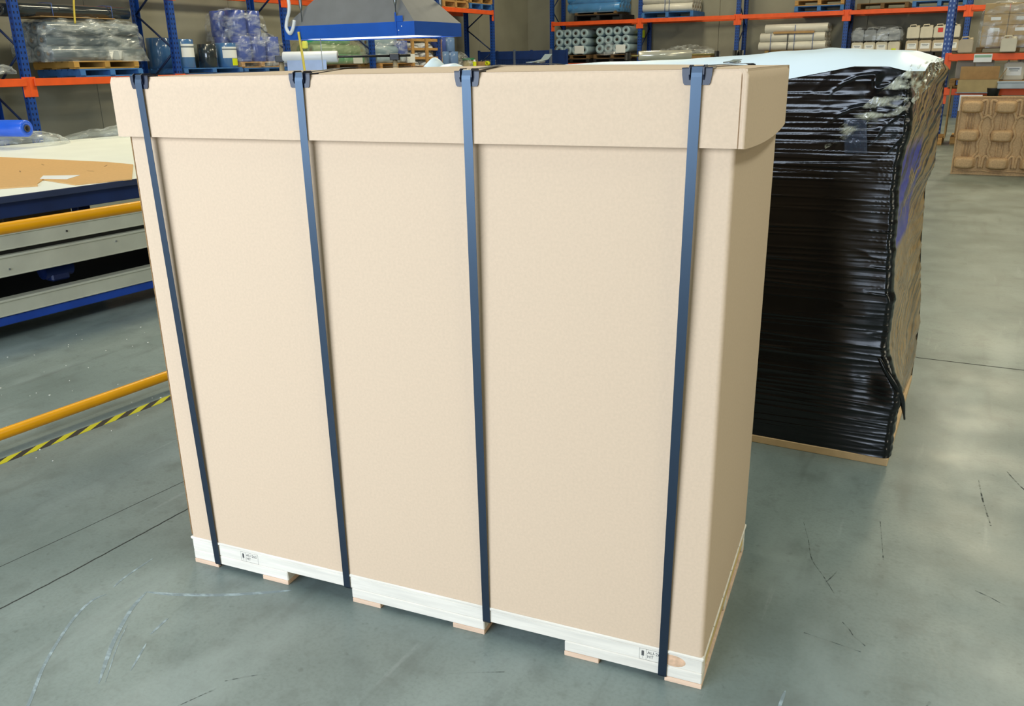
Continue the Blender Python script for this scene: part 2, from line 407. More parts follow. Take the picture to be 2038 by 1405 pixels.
part('knot_stain', MB().prism([(1.54 - WB / 2 + .028 * math.cos(a) * (1.2 if math.cos(a) > 0 else 1), .066 + .0165 * math.sin(a)) for a in [2 * PI * k / 18 for k in range(18)]], -.0004, 0),
     mat('knot_brown', '#d3ab88', .7, var=.25, scale=50), pal, (0, -DB / 2 - .0002, 0), (PI / 2, 0, 0), 'reddish knot at right end of front board')
INK = mat('stamp_ink', '#5d5b58', .8, var=.3, scale=200)
def text_mesh(body, size):
    c = bpy.data.curves.new('t', 'FONT'); c.body = body; c.size = size; c.space_line = .95; c.extrude = .00012; c.resolution_u = 3
    t = bpy.data.objects.new('t', c); COL.objects.link(t); dg = bpy.context.evaluated_depsgraph_get()
    me = bpy.data.meshes.new_from_object(t.evaluated_get(dg)); bpy.data.objects.remove(t)
    me.materials.clear(); me.materials.append(INK); return me
def stamp(x0, x1, full):
    w = x1 - x0; h = .033; z0 = .0485; y = -DB / 2 - .0003
    m = MB(); t = .0005
    for a, b, c, d in ((0, w, 0, t), (0, w, h - t, h), (0, t, 0, h), (w - t, w, 0, h), (w * .27, w * .27 + t, 0, h)): m.box(a, b, 0, .0002, c, d)
    fr = part('stamp', m, INK, pal, (x0 - WB / 2, y, z0), (0, 0, 0), 'inked heat treatment stamp on front board')
    ear = MB().box(w * .13, w * .13 + .0006, 0, .0002, .004, .029)
    for k in range(6):
        for s in (-1, 1):
            cx = w * .133 + s * .0018; cz = .013 + k * .0024
            ear.prism([(cx + .0016 * math.cos(a) , cz + .0019 * math.sin(a)) for a in [2 * PI * q / 8 for q in range(8)]], 0, .0002)
    # the prism ears lie in xy: stand them up
    vs = ear.v[8:]; ear.v[8:] = [(x, .0002 - z, yy) for x, yy, z in vs]
    part('wheat_mark', ear, INK, fr, (0, 0, 0), (0, 0, 0))
    obj('lettering', text_mesh('AU-262\nHT' , .0125), fr, (w * .31, 0, .0195), (PI / 2, 0, 0))
stamp(.191, .256, True); stamp(1.455, 1.52, False)

box = thing('cardboard_box', 'big brown corrugated box with telescoping lid strapped onto pale timber pallet', 'box', (WB / 2, DB / 2, ZP))
def rbox(x0, x1, y0, y1, z0, z1, r, n=9):
    pts = []
    for cx, cy, a0 in ((x1 - r, y0 + r, -PI / 2), (x1 - r, y1 - r, 0), (x0 + r, y1 - r, PI / 2), (x0 + r, y0 + r, PI)):
        for k in range(n + 1):
            a = a0 + PI / 2 * k / n; pts.append((cx + r * math.cos(a), cy + r * math.sin(a)))
    mb = MB(); mb.prism(pts, z0, z1)
    return mb
hw, hd = WB / 2, DB / 2
bd = part('body', rbox(-hw, hw, -hd, hd, .0003, ZT - ZP - .012, .012), KRAFT, box)
part('corner_seam', MB().box(-hw - .0045, -hw - .0005, -hd + .006, hd - .02, .002, ZL - ZP + .05, .0008), KRAFT_E, bd)
def dome(x, y):
    # the lid top bulges upward a little between its edges
    u = max(0., min(1., (x + hw + OV) / (2 * hw + 2 * OV))); v = max(0., min(1., (y + hd + OV) / (2 * hd + 2 * OV)))
    e = min(1., min(v, 1 - v) / .26); return .0112 * math.sin(PI * u ** 1.08) ** .85 * e * e * (3 - 2 * e) ** .8
lx, ly = hw + OV - .0035, hd + OV - .0035
lm = MB().grid(lambda u, t: (-lx + 2 * lx * u, -ly + 2 * ly * t, ZT - ZP + dome(-lx + 2 * lx * u, -ly + 2 * ly * t)), 40, 40)
lm.box(-lx, lx, -ly, ly, ZT - ZP - .006, ZT - ZP - .0005)
lid = part('lid', lm, KRAFT, box)
zl, zt = ZL - ZP, ZT - ZP
def bowed(x0, x1, y, th, z0, z1, bow, sgn, dip=0.):
    # a thin panel along x with outward bow in y (sgn) growing towards the bottom edge and rounded top fold
    nu, nz = 21, 12
    def pt(u, t, off):
        x = x0 + (x1 - x0) * u; s = math.sin(PI * u)
        z = z0 + (z1 - z0) * t - (1 - t) * dip * s
        rr = .006; fold = max(0, z - (z1 - rr)); inset = rr - math.sqrt(max(0, rr * rr - fold * fold))
        return (x, y + sgn * (bow * s * (1 - t) - inset - off), z)
    mb = MB(); mb.grid(lambda u, t: pt(u, t, 0), nu, nz, True, False, sgn > 0); mb.grid(lambda u, t: pt(u, t, th), nu, nz, True, False, sgn < 0)
    mb.grid(lambda u, t: pt(u, 0, th * t), nu, 2, False, False, sgn < 0)
    for e in (0, 1): mb.grid(lambda u, t, e=e: pt(e, u, th * t), nz, 2, False)
    return mb
part('front_panel', bowed(-hw - OV, hw + .0045, -hd - OV - .0006, .004, zl, zt, .0015, -1), KRAFT, lid)
part('back_panel', bowed(-hw - OV, hw + OV, hd + OV, .004, zl, zt, .002, 1), KRAFT, lid)
def side_panel(sgn):
    # end panel of the lid, its fold turning a little way onto the front
    pts = [(hw + .0085, -hd - OV + .0034), (hw + .0120, -hd - OV + .0022), (hw + .0162, -hd - OV + .0030), (hw + OV, -hd - OV + .006), (hw + OV, -hd - OV + .0061), (hw + OV, -hd - OV + .012)]
    n = 24
    for k in range(1, n + 1): pts.append((hw + OV, -hd - OV + .012 + (DB + 2 * OV - .014) * k / n))
    def pt(u, t, off=0):
        i = u * (len(pts) - 1); k = min(int(i), len(pts) - 2); f = i - k
        x = pts[k][0] * (1 - f) + pts[k + 1][0] * f; y = pts[k][1] * (1 - f) + pts[k + 1][1] * f
        s = math.sin(PI * max(0, min(1, (y + hd + OV) / (DB + 2 * OV))))
        z = zl + (zt - zl) * t - (1 - t) * .010 * s ** .7
        ins = .006 - math.sqrt(max(0, .006 ** 2 - max(0, z - zt + .006) ** 2))
        x += .005 * s * (1 - t) ** 1.3 - ins - off
        return (sgn * x, y, z)
    mb = MB(); nu = len(pts)
    mb.grid(lambda u, t: pt(u, t), nu, 14, True, False, sgn < 0); mb.grid(lambda u, t: pt(u, t, .004), nu, 14, True, False, sgn > 0)
    mb.grid(lambda u, t: pt(u, 0, .004 * t), nu, 2, False, False, sgn > 0)
    mb.grid(lambda u, t: pt(0, u, .004 * t), 14, 2, False)
    return mb
part('end_panel', side_panel(1), KRAFT, lid); part('end_panel', side_panel(-1), KRAFT, lid)

# four straps with edge guards
XS = [(.086, .096), (.588, .578), (1.030, 1.027), (1.534, 1.516)]
ZB = [.0138, .0455, .0455, .0138]
names = ['leftmost', 'second from the left', 'third from the left', 'rightmost']
for i, (xt, xb) in enumerate(XS):
    st = thing('strap', 'woven black strap round the brown box, %s of the four' % names[i], 'strap', (xt, DB / 2, 0), 0, 'straps round the box')
    dx = xb - xt; g = .0022
    zc = ZT + g + .0035
    path = [(dx, hd + .003, ZB[i]), (dx, -hd - .0012, ZB[i] - .001), (dx, -hd - .0030, ZB[i] + .004)]
    yt = -hd - OV - .0075
    for k in range(1, 13): t = k / 12; path.append((dx * (1 - t), (-hd - .0035) * (1 - t) + yt * t, ZB[i] + .004 + (1.462 - ZB[i]) * t))
    path += [(0, yt + .0008, 1.474), (0, yt + .004, zc - .001), (0, yt + .009, zc)]
    for k in range(1, 18): yy = yt + .009 + (DB + 2 * OV - .005) * k / 18; path.append((0, yy, zc + .0006 - .0028 * min(1, k / 3, (18 - k) / 3) + dome(xt - WB / 2, yy)))
    path += [(0, hd + OV + .004, zc - .003), (0, hd + OV + .006, 1.462), (dx, hd + .003, ZB[i])]
    vs = []; hwid = .0108
    for k, p in enumerate(path):
        a = Vector(path[max(k - 1, 0)]); b = Vector(path[min(k + 1, len(path) - 1)]); t = (b - a); t.x = 0; t.normalize()
        nrm = Vector((0, -t.z, t.y)) * -.0005
        for sx, sn in ((-1, 1), (1, 1), (1, -1), (-1, -1)): vs.append(Vector(p) + Vector((sx * hwid, 0, 0)) + nrm * sn)
    fs = []
    for k in range(len(path) - 1):
        for a in range(4): b = (a + 1) % 4; fs.append((k * 4 + a, k * 4 + b, k * 4 + 4 + b, k * 4 + 4 + a))
    part('band', MB().add(vs, fs), STRAPM, st)
    if i in (2, 3):
        bk = part('buckle', MB().tube([(-.016, 0, 0), (-.016, .05, .001), (.016, .05, .001), (.016, 0, 0), (-.016, 0, 0)], .0017, 6).tube([(-.016, .025, 0), (.016, .025, 0)], .0017, 6), STEEL, st, (0, .02, zc + .0015 + dome(xt - WB / 2, .05)))
        part('strap_tail', MB().strip([(0, .0, .0), (0, .05, .0015), (0, .10, .006 if i == 2 else .003), (0, .13, .019 if i == 2 else .005)], .0104, .001), mat('strap_tail_grey', '#7c847c', .5), st, (.004, -.03 if i == 3 else .0, zc + .002 + dome(xt - WB / 2, .05)))
    # moulded plastic corner guard on the lid edge, kept under the strap
    eg = thing('edge_guard', 'black plastic corner guard under the %s strap at the box edge' % (['leftmost', 'second', 'third', 'rightmost'][i]), 'edge guard', (xt, -OV, ZT), 0, 'corner guards on the lid edge')
    m = MB(); yb = -.0004
    fpoly = [(-.0300, .001), (-.0296, -.010), (-.0268, -.026), (-.024, -.0295), (.024, -.0295), (.0268, -.026), (.0296, -.010), (.0300, .001)]
    n = len(fpoly); vs = [(x, yb - .0004, z) for x, z in fpoly] + [(x, yb - .0034, z) for x, z in fpoly]
    m.add(vs, [tuple(range(n)), tuple(range(n, 2 * n))[::-1]] + [(i2, n + i2, n + (i2 + 1) % n, (i2 + 1) % n) for i2 in range(n)])
    part('front_leg', m, PROT, eg)
    part('top_leg', MB().box(-.031, .031, yb - .0034, .034, .0006, .0034, .001), PROT, eg)
    for s in (-1, 1):
        # ribs either side of the strap
        rp = [(-.0052, -.020), (-.0105, -.010), (-.0105, .004), (-.004, .0085), (.024, .0085), (.031, .0034), (-.0034, .0034), (-.0034, -.020)]
        x0, x1 = sorted((s * .0128, s * .0152)); q = len(rp)
        vs = [(x0, y, z) for y, z in rp] + [(x1, y, z) for y, z in rp]
        part('rib', MB().add(vs, [tuple(range(q)), tuple(range(q, 2 * q))[::-1]] + [(j, q + j, q + (j + 1) % q, (j + 1) % q) for j in range(q)]), PROT, eg)

# ------------------------------------------------------------------ the stack wrapped in black film
def lerp_tab(tab, z):
    if z <= tab[0][0]: return tab[0][1]
    for (a, va), (b, vb) in zip(tab[:-1], tab[1:]):
        if z <= b: return va + (vb - va) * (z - a) / (b - a)
    return tab[-1][1]
SO = Vector((2.036, 1.505, 0)); SRZ = -.1
stk = thing('wrapped_stack', 'tall stack of boards wrapped in black stretch film under a white sheet', 'wrapped stack', SO, SRZ)
NZ = noise.noise
FC = [(0, 0), (.10, .004), (.27, .004), (.36, -.02), (.46, -.058), (.65, -.057), (.87, -.08), (1.10, -.09), (1.30, -.072), (1.45, -.096)]
BC = [(0, -.0), (.29, .0), (.45, -.012), (.6, -.035), (.95, -.054), (1.02, -.03), (1.14, -.03), (1.39, -.033), (1.44, -.02), (1.48, -.06)]
def topf(e):   # top edge of the black film on the front face
    return lerp_tab([(-2.6, 1.40), (-.9, 1.405), (-.487, 1.424), (-.27, 1.464), (-.16, 1.462), (-.096, 1.446)], e)
DS = 1.03; LX = -2.52
def jag(z, s=0): return .008 * NZ((z * 15, 3.1 + s, 0)) + .004 * NZ((z * 47, 7.7 + s, 0))
def fpt(u, t):
    e0 = LX; zc_ = .032 + t * 1.42
    e1 = lerp_tab(FC, zc_) + jag(zc_)
    wr = max(0, (u - .94) / .06); u = min(1, u / .94)
    e = e0 + (e1 - e0) * (1 - (1 - u) ** 1.8)
    z = .032 + t * (topf(e) - .032)
    near = max(0, 1 - (e1 - e) / .5)
    rdg = lambda n, w: max(0, 1 - abs(n) * w) ** 2
    d = .007 * NZ((e * 1.1, z * 3.2, 4.2)) + .0035 * NZ((e * .8, z * 12, .3))
    mask = .6 + .5 * max(0, min(1, .5 + 1.6 * NZ((e * .9, z * 3.0, 21))))
    d += .0032 * mask * rdg(NZ((e * .30 + 3, (z + e * .01) * 17, .7)), 8) + .0020 * mask * rdg(NZ((e * .4, (z - e * .03) * 34, 5.1)), 5)
    # folds gathered at the lower and upper right corner, fine ripples along the corner
    q = math.hypot((e + .03) * 1.0, (z - .30) * 1.6)
    d += .004 * math.exp(-(q / .13) ** 2) * NZ((e * 10 + z * 16, z * 9 - e * 8, 9))
    q2 = math.hypot(e + .12, (z - 1.40) * 1.3)
    d += math.exp(-(q2 / .20) ** 2) * (.010 * rdg(NZ((e * 9 - z * 14, z * 6 + e * 3, 2)), 4) + .006 * NZ((e * 16, z * 26, 5)))
    d += near * near * (.0028 * rdg(NZ((e * 2.5, z * 30, 6)), 4) + .008 * NZ((e * 7, z * 7, 8)))
    lo = max(0, (z - 1.02) / .12) * max(0, (1.36 - z) / .12) if 1.02 < z < 1.36 else 0
    d += min(1, lo) * (.0030 * NZ((e * .4, z * 30, 11)) + .0025 * rdg(NZ((e * .3, z * 40, 13)), 4))
    if wr > 0: d = 0
    else: d *= min(1, (e1 - e) / .012)
    rnd = max(0, 1 - (e1 - e) / .02)
    bl = .014 * math.exp(-((z - .30) / .06) ** 2) * math.exp(-((e - .0) / .06) ** 2)
    return (e + bl * .8 + .006 * math.sin(wr * 2.2), -d - bl + .012 * rnd * rnd + .05 * wr, z)
mb = MB(); NU, NZZ = 200, 470
mb.grid(fpt, NU, NZZ)
def bpt(u, t): return (LX + (lerp_tab(BC, .032 + t * 1.42) - LX) * (1 - u), DS, .032 + t * 1.42)
mb.grid(bpt, 12, 12, True, False, False)
mb.grid(lambda u, t: (LX, DS * (1 - u), .032 + t * 1.368), 8, 12)
def film_black():
    m = bpy.data.materials.new('black_stretch_film'); m.use_nodes = True; nt = m.node_tree; N = nt.nodes; L = nt.links; b = N['Principled BSDF']
    b.inputs['Base Color'].default_value = (.0035, .0038, .005, 1); b.inputs['Roughness'].default_value = .16; b.inputs['Specular IOR Level'].default_value = .55
    tc = N.new('ShaderNodeTexCoord'); mp = N.new('ShaderNodeMapping'); mp.inputs['Scale'].default_value = (.8, 2, 70); L.new(tc.outputs['Object'], mp.inputs[0])
    n = N.new('ShaderNodeTexNoise'); n.inputs['Scale'].default_value = 1.6; n.inputs['Detail'].default_value = 5; L.new(mp.outputs[0], n.inputs[0])
    bp = N.new('ShaderNodeBump'); bp.inputs['Strength'].default_value = .16; bp.inputs['Distance'].default_value = .005
    L.new(n.outputs[0], bp.inputs['Height']); L.new(bp.outputs[0], b.inputs['Normal'])
    return m
FB = film_black()
part('black_film', mb, FB, stk)
def film_side():
    # thin black film stretched in slanting streaks over brown board, with a blue board showing
    m = bpy.data.materials.new('streaked_side_film'); m.use_nodes = True; nt = m.node_tree; N = nt.nodes; L = nt.links; b = N['Principled BSDF']
    tc = N.new('ShaderNodeTexCoord'); sp = N.new('ShaderNodeSeparateXYZ'); L.new(tc.outputs['Object'], sp.inputs[0])
    def nz(scale, stretch, rot=(0, 0, 0), det=4):
        mp = N.new('ShaderNodeMapping'); mp.inputs['Scale'].default_value = stretch
        mr = N.new('ShaderNodeMapping'); mr.inputs['Rotation'].default_value = rot; L.new(tc.outputs['Object'], mr.inputs[0]); L.new(mr.outputs[0], mp.inputs[0])
        n = N.new('ShaderNodeTexNoise'); n.inputs['Scale'].default_value = scale; n.inputs['Detail'].default_value = det; L.new(mp.outputs[0], n.inputs[0]); return n.outputs[0]
    def mr_(s, a, b_, lo=0., hi=1.):
        r = N.new('ShaderNodeMapRange'); r.inputs[1].default_value = a; r.inputs[2].default_value = b_; r.inputs[3].default_value = lo; r.inputs[4].default_value = hi
        L.new(s, r.inputs[0]); return r.outputs[0]
    def mix(f, a, c):
        x = N.new('ShaderNodeMix'); x.data_type = 'RGBA'; L.new(f, x.inputs[0])
        for k, q in ((6, a), (7, c)):
            if isinstance(q, str): x.inputs[k].default_value = lin(q) + (1,)
            else: L.new(q, x.inputs[k])
        return x.outputs[2]
    def mul(a, c):
        x = N.new('ShaderNodeMath'); x.operation = 'MULTIPLY'; L.new(a, x.inputs[0]); L.new(c, x.inputs[1]); return x.outputs[0]
    def slant(k, ky, kz, off):
        # streaks that run up towards the back: constant along z - k*y
        m1 = N.new('ShaderNodeMath'); m1.operation = 'MULTIPLY_ADD'; L.new(sp.outputs[1], m1.inputs[0]); m1.inputs[1].default_value = -k; L.new(sp.outputs[2], m1.inputs[2])
        m2 = N.new('ShaderNodeMath'); m2.operation = 'MULTIPLY'; L.new(m1.outputs[0], m2.inputs[0]); m2.inputs[1].default_value = kz
        m3 = N.new('ShaderNodeMath'); m3.operation = 'MULTIPLY'; L.new(sp.outputs[1], m3.inputs[0]); m3.inputs[1].default_value = ky
        cb_ = N.new('ShaderNodeCombineXYZ'); cb_.inputs[0].default_value = off; L.new(m3.outputs[0], cb_.inputs[1]); L.new(m2.outputs[0], cb_.inputs[2])
        n = N.new('ShaderNodeTexNoise'); n.inputs['Scale'].default_value = 1; n.inputs['Detail'].default_value = 4; L.new(cb_.outputs[0], n.inputs[0]); return n.outputs[0]
    st = slant(.48, 1.8, 42, 0.); st2 = slant(.44, 2.2, 90, 7.)
    base = mix(mr_(nz(3, (1, 1, 1)), .35, .65), '#9a784b', '#b8945f')
    up = mr_(sp.outputs[2], .80, 1.0)
    zone = mul(mr_(sp.outputs[2], .80, .84), mr_(sp.outputs[2], 1.20, 1.15))
    yz = mul(zone, mr_(sp.outputs[1], .70, .64))
    blue = mul(yz, mr_(slant(.5, 3, 9, 3.), .41, .43))
    base = mix(blue, base, '#1420b4')
    base = mix(mul(mr_(st, .50, .56), up), base, '#2b1d1e')
    base = mix(mul(mr_(st2, .56, .62, 0, .8), mr_(sp.outputs[2], .62, .9)), base, '#2a2468')
    low = mr_(sp.outputs[2], .86, .62)
    base = mix(mul(low, mr_(st, .46, .60, 0, .7)), base, '#4f4535')
    base = mix(mul(low, mr_(st2, .52, .66, 0, .6)), base, '#a6a598')  # grey streaks paint glare onto the lower film
    L.new(base, b.inputs['Base Color']); b.inputs['Roughness'].default_value = .24; b.inputs['Specular IOR Level'].default_value = .7
    bp = N.new('ShaderNodeBump'); bp.inputs['Strength'].default_value = .25; bp.inputs['Distance'].default_value = .006
    L.new(st2, bp.inputs['Height']); L.new(bp.outputs[0], b.inputs['Normal'])
    return m
def spt(u, t):
    z = .03 + t * 1.44
    a = lerp_tab(FC, z) + jag(z) + .001; c = lerp_tab(BC, z) + jag(z, 5)
    e = a + (c - a) * u + .025 * math.sin(PI * u) * NZ((z * 2.2, u * 2, 3)) - .02 * math.sin(PI * u)
    sl = z + u * .45
    e += math.sin(PI * u) ** .5 * (.004 * NZ((sl * 22, u * 2, 1)) + .003 * NZ((sl * 55, u * 2, 2)))
    return (e, .030 + (DS - .030) * u, z)
part('side_film', MB().grid(spt, 70, 190), film_side(), stk, label='thin streaked film on the end showing brown and blue boards')
part('base_board', MB().box(LX - .005, .0, -.003, DS + .01, 0, .031, .002), mat('base_board', '#d3b183', .7, var=.08, scale=20), stk, label='pale brown board at the bottom of the stack')
def wpt(u, t):
    e = LX + (-.045 - LX) * u; m = -.006 + (DS + .012) * t
    zb = lerp_tab([(-2.6, 1.43), (-2.2, 1.44), (-1.9, 1.463), (-1.72, 1.480), (-1.45, 1.487), (-1.2, 1.493), (-.95, 1.498), (-.78, 1.506), (-.6, 1.517), (-.4, 1.522), (-.14, 1.512), (-.04, 1.470)], e)
    zf = topf(e) + .002
    s = min(1, t / .22); z = zf + (zb - zf) * (1 - (1 - s) ** 2)
    z += (.003 * NZ((e * 2.2, m * 2.4, 1)) + .0025 * NZ((e * 6 + m * 3, m * 7, 2))) * min(1, t * 5)
    z += max(.092 * max(0, 1 - abs(e + 2.245) / (.10 if e < -2.245 else .05)), .055 * max(0, min(1, (e + 2.27) / .08, (-2.04 - e) / .09))) * math.exp(-((m - .38) / .12) ** 2)
    z += .006 * max(0, 1 - abs(e + .72 - m * .7) * 14) * min(1, t * 4) + .006 * max(0, 1 - abs(e + .28 + m * .35) * 14) * min(1, t * 4)
    if t > .93: z -= .05 * ((t - .93) / .07) ** 2
    return (e, m, z)
part('white_sheet', MB().grid(wpt, 200, 70), mat('white_sheet', '#e4f1f6', .42, var=.02, spec=.4), stk, label='glossy white plastic sheet over the top')
CP = smooth_pts([(-.34, -.016, 1.20, .012), (-.25, -.02, 1.27, .035), (-.15, -.022, 1.345, .055), (-.078, -.018, 1.40, .06), (-.050, .20, 1.43, .05), (-.036, .45, 1.452, .035), (-.03, .62, 1.465, .015)], 8)
def cpt(u, t):
    # clear film gathered in a band over the upper right corner
    i = u * (len(CP) - 1); k = min(int(i), len(CP) - 2); f = i - k
    x, y, z, w = [CP[k][a] * (1 - f) + CP[k + 1][a] * f for a in range(4)]
    c = .012 * NZ((u * 26, t * 6, 4)) + .007 * NZ((u * 60 + t * 8, t * 14, 4)); fr_ = 1 if y < 0 else 0
    return (x + (1 - fr_) * c - .3 * (t - .5) * w * fr_, y - fr_ * abs(c) , min(z + (t - .5) * 2 * w, 1.50) + .4 * c)
part('clear_film', MB().grid(cpt, 90, 16, False), plastic('crinkled_clear_film', '#d9d9c2', .0, .8, 24., .1), stk, label='crinkled clear film over the top right corner')  # pale opaque patches imitate glints on the film
tp = smooth_pts([(-.075, -.012, .435), (-.045, -.018, .39), (-.005, -.004, .33), (.018, .03, .27), (.028, .07, .21), (.034, .10, .165)], 4)
part('film_tail', MB().tube(tp, [.004 + .008 * math.sin(PI * min(1, k / (len(tp) - 1) + .1)) for k in range(len(tp))], 7), FB, stk, label='loose twisted tail of black film at the lower corner')
part('film_label', MB().grid(lambda u, t: (-.27 + .075 * u - .014 * t, -.0195 - .002 * NZ((u * 4, t * 4, 1)), 1.175 + .115 * t), 8, 8), mat('clear_label', '#4a5a72', .12, alpha=.4, spec=1., bump=.8, bscale=30), stk, label='clear pouch stuck on the black film')

# ------------------------------------------------------------------ guard rails, hazard tape, cutting table on the left
MO = Vector((-1.367, .381, 0)); MRZ = -math.atan2(.1605, .987) + PI / 2       # local x runs away from the camera, local y to the left
gr = thing('guard_rail', 'yellow two-bar pipe guard rail in front of the long cutting table', 'guard rail', MO, MRZ)
part('upper_rail', MB().tube([(-1.6, 0, .902), (-.6, 0, .902), (1.0, 0, .902), (2.2, 0, .902)], .024, 16), YELP, gr)
part('lower_rail', MB().tube([(-1.6, 0, .069), (-.6, 0, .069), (1.0, 0, .069), (2.2, 0, .069)], .024, 16), YELP, gr)
for x in (-1.5, 2.1):
    part('post', MB().tube([(x, 0, 0), (x, 0, .93)], .03, 14), YELP, gr)
    part('foot_plate', MB().box(x - .07, x + .07, -.07, .07, 0, .008, .002), YELP, gr)
def hazard():
    m = bpy.data.materials.new('hazard_stripes'); m.use_nodes = True; nt = m.node_tree; N = nt.nodes; L = nt.links; b = N['Principled BSDF']
    tc = N.new('ShaderNodeTexCoord'); sp = N.new('ShaderNodeSeparateXYZ'); L.new(tc.outputs['Object'], sp.inputs[0])
    def mth(op, a, c):
        n = N.new('ShaderNodeMath'); n.operation = op
        for i, q in enumerate((a, c)):
            if isinstance(q, (int, float)): n.inputs[i].default_value = q
            else: L.new(q, n.inputs[i])
        return n.outputs[0]
    v = mth('FRACT', mth('DIVIDE', mth('SUBTRACT', sp.outputs[0], mth('MULTIPLY', sp.outputs[1], 1.8)), .1225), 0)
    mx = N.new('ShaderNodeMix'); mx.data_type = 'RGBA'; L.new(mth('GREATER_THAN', v, .5), mx.inputs[0])
    mx.inputs[6].default_value = lin('#c3bb1e') + (1,); mx.inputs[7].default_value = lin('#26262a') + (1,)
    L.new(mx.outputs[2], b.inputs['Base Color']); b.inputs['Roughness'].default_value = .45; return m
ht = part('hazard_tape', MB().box(-2.2, 3.0, -.0255, .0255, 0, .0006), hazard(), None, (-1.2745, .293, .0002), (0, 0, MRZ))
tag(ht, 'yellow and black striped hazard tape on the concrete floor', 'floor tape')

tb = thing('cutting_table', 'long low white-topped table with aluminium side beams and blue frame', 'table', MO, MRZ)
X0, X1 = -1.5, 7.2
YN, YF = 1.50, 5.05
part('table_top', MB().box(X0, 4.9, YN, YF, .795, .826, .003), TABLEW, tb)
part('rim', MB().box(X0, 4.9, YN - .012, YN, .790, .828, .002), mat('dark_rim', '#2b3550', .5), tb)
part('frame_beam', MB().box(X0, 4.9, YN + .02, YN + .09, .70, .793, .004), BLUE_D, tb)
part('frame_beam', MB().box(X0, 4.9, YF - .09, YF - .02, .70, .793, .004), BLUE_D, tb)
part('lower_beam', MB().box(X0, 4.9, 2.35, 2.43, .60, .68, .004), BLUE_D, tb)
for x in (-1.3, 1.72, 4.7):
    for y in (2.0, YF - .12): part('leg', MB().box(x, x + .09, y, y + .08, 0, .70, .004), BLUE_D, tb)
    part('cross_beam', MB().box(x, x + .06, YN + .09, YF - .09, .70, .77, .003), BLUE_D, tb)
def chan(z0, z1, y0, d):
    # rectangular side beam with rolled lips
    return MB().box(X0, 4.6, y0, y0 + d, z0, z1, .003).box(X0, 4.6, y0 - .006, y0, z1 - .012, z1, .002).box(X0, 4.6, y0 - .006, y0, z0, z0 + .008, .002)
ab = part('aluminium_beam', chan(.527, .622, YN, .08), ALU, tb)
for x in (1.32, 3.1): part('bolt', MB().cyl(.006, 0, .004, 10, 'y', (x, YN - .006, .575)), BLACKP, ab)
ab = part('aluminium_beam', chan(.380, .499, YN - .02, .10), ALU, tb)
for x in (.93, 1.62, 2.4): part('bolt', MB().cyl(.006, 0, .004, 10, 'y', (x, YN - .026, .42 + .04 * (x > 1.5))), STEEL, ab)
part('aluminium_beam', chan(.150, .244, YN, .08), ALU, tb)
part('slot_strip', MB().box(X0, 4.6, YN + .03, YN + .06, .499, .527), BLACKP, tb)
part('base_beam', MB().box(X0, 4.6, YN + .005, YN + .09, .095, .148, .003), BLUE, tb)
for x in (-1.4, .5, 2.4, 4.4): part('foot', MB().box(x, x + .08, YN + .1, YN + .2, 0, .5, .003), BLUE_D, tb)
part('bed_plate', MB().box(X0, 4.6, YN + .1, 1.95, .56, .585), BLUE_D, tb)
part('back_plate', MB().box(X0, 4.6, 1.95, 1.97, .15, .585), BLACKP, tb)
part('motor', MB().cyl(.055, -.09, .09, 16, 'x', (1.30, YN + .16, .33)).box(1.24, 1.36, YN + .11, YN + .2, .26, .31, .01), mat('motor_blue', '#1b2c5e', .4), tb)
# cartons under the table
for i, (x, y, w, d, h, lb) in enumerate(((1.15, 2.75, .42, .4, .3, 'low brown carton stored under the white table, left one'), (1.75, 2.75, .5, .4, .26, 'low brown carton stored under the white table, right one'))):
    L0 = MO + Matrix.Rotation(MRZ, 3, 'Z') @ Vector((x, y, .0))
    c = thing('carton', lb, 'carton', L0, MRZ, 'cartons under the table')
    part('body', MB().box(-w / 2, w / 2, -d / 2, d / 2, 0, .42 + h * .6, .004), CARD_D, c)
    part('tape', MB().box(-w / 2 - .001, w / 2 + .001, -.025, .025, .42 + h * .6, .421 + h * .6), mat('packing_tape', '#a98c5f', .3), c)
def tl(x, y, z): return MO + Matrix.Rotation(MRZ, 3, 'Z') @ Vector((x, y, z))
RM = Matrix.Rotation(MRZ, 3, 'Z')
def flat_sheet(name, poly, z0, z1, m, label, cat, group=None):
    cx = sum(p[0] for p in poly) / len(poly); cy = sum(p[1] for p in poly) / len(poly)
    o = part(name, MB().prism([(x - cx, y - cy) for x, y in poly], z0 - z0, z1 - z0), m, None, tuple(tl(cx, cy, z0)), (0, 0, MRZ))
    return tag(o, label, cat, group)
SHEETM = mat('flat_board', '#d3a76c', .75, var=.05, scale=60)
a = flat_sheet('cardboard_sheet', [(1.15, 1.86), (1.336, 1.747), (1.40, 1.86), (1.53, 2.02), (1.47, 1.57), (1.797, 1.474), (2.355, 2.247), (2.38, 2.6), (2.25, 3.87), (1.1, 3.8)][::1], .8265, .8335, SHEETM,
           'large die-cut brown cardboard sheet lying flat on the white table', 'cardboard sheet')
for (x, y, r, l) in ((2.05, 2.9, .2, .10), (1.95, 2.15, .5, .09), (2.12, 1.82, .3, .10), (2.2, 2.35, -.2, .1), (1.72, 2.62, .1, .1)):
    cx, cy = a.location.x, a.location.y; q = RM.transposed() @ (Vector(tl(x, y, 0)) - Vector((cx, cy, 0)))
    part('slot', MB().box(-l / 2, l / 2, -.004, .004, 0, .0006), KRAFT_E, a, (q.x, q.y, .0068), (0, 0, r + 1.0))
flat_sheet('paper_slip', [(1.534, 2.057), (1.64, 2.20), (1.766, 1.981), (1.60, 1.86)], .8340, .8355, WHITE_L, 'white paper slip lying on the brown cardboard sheet', 'paper')

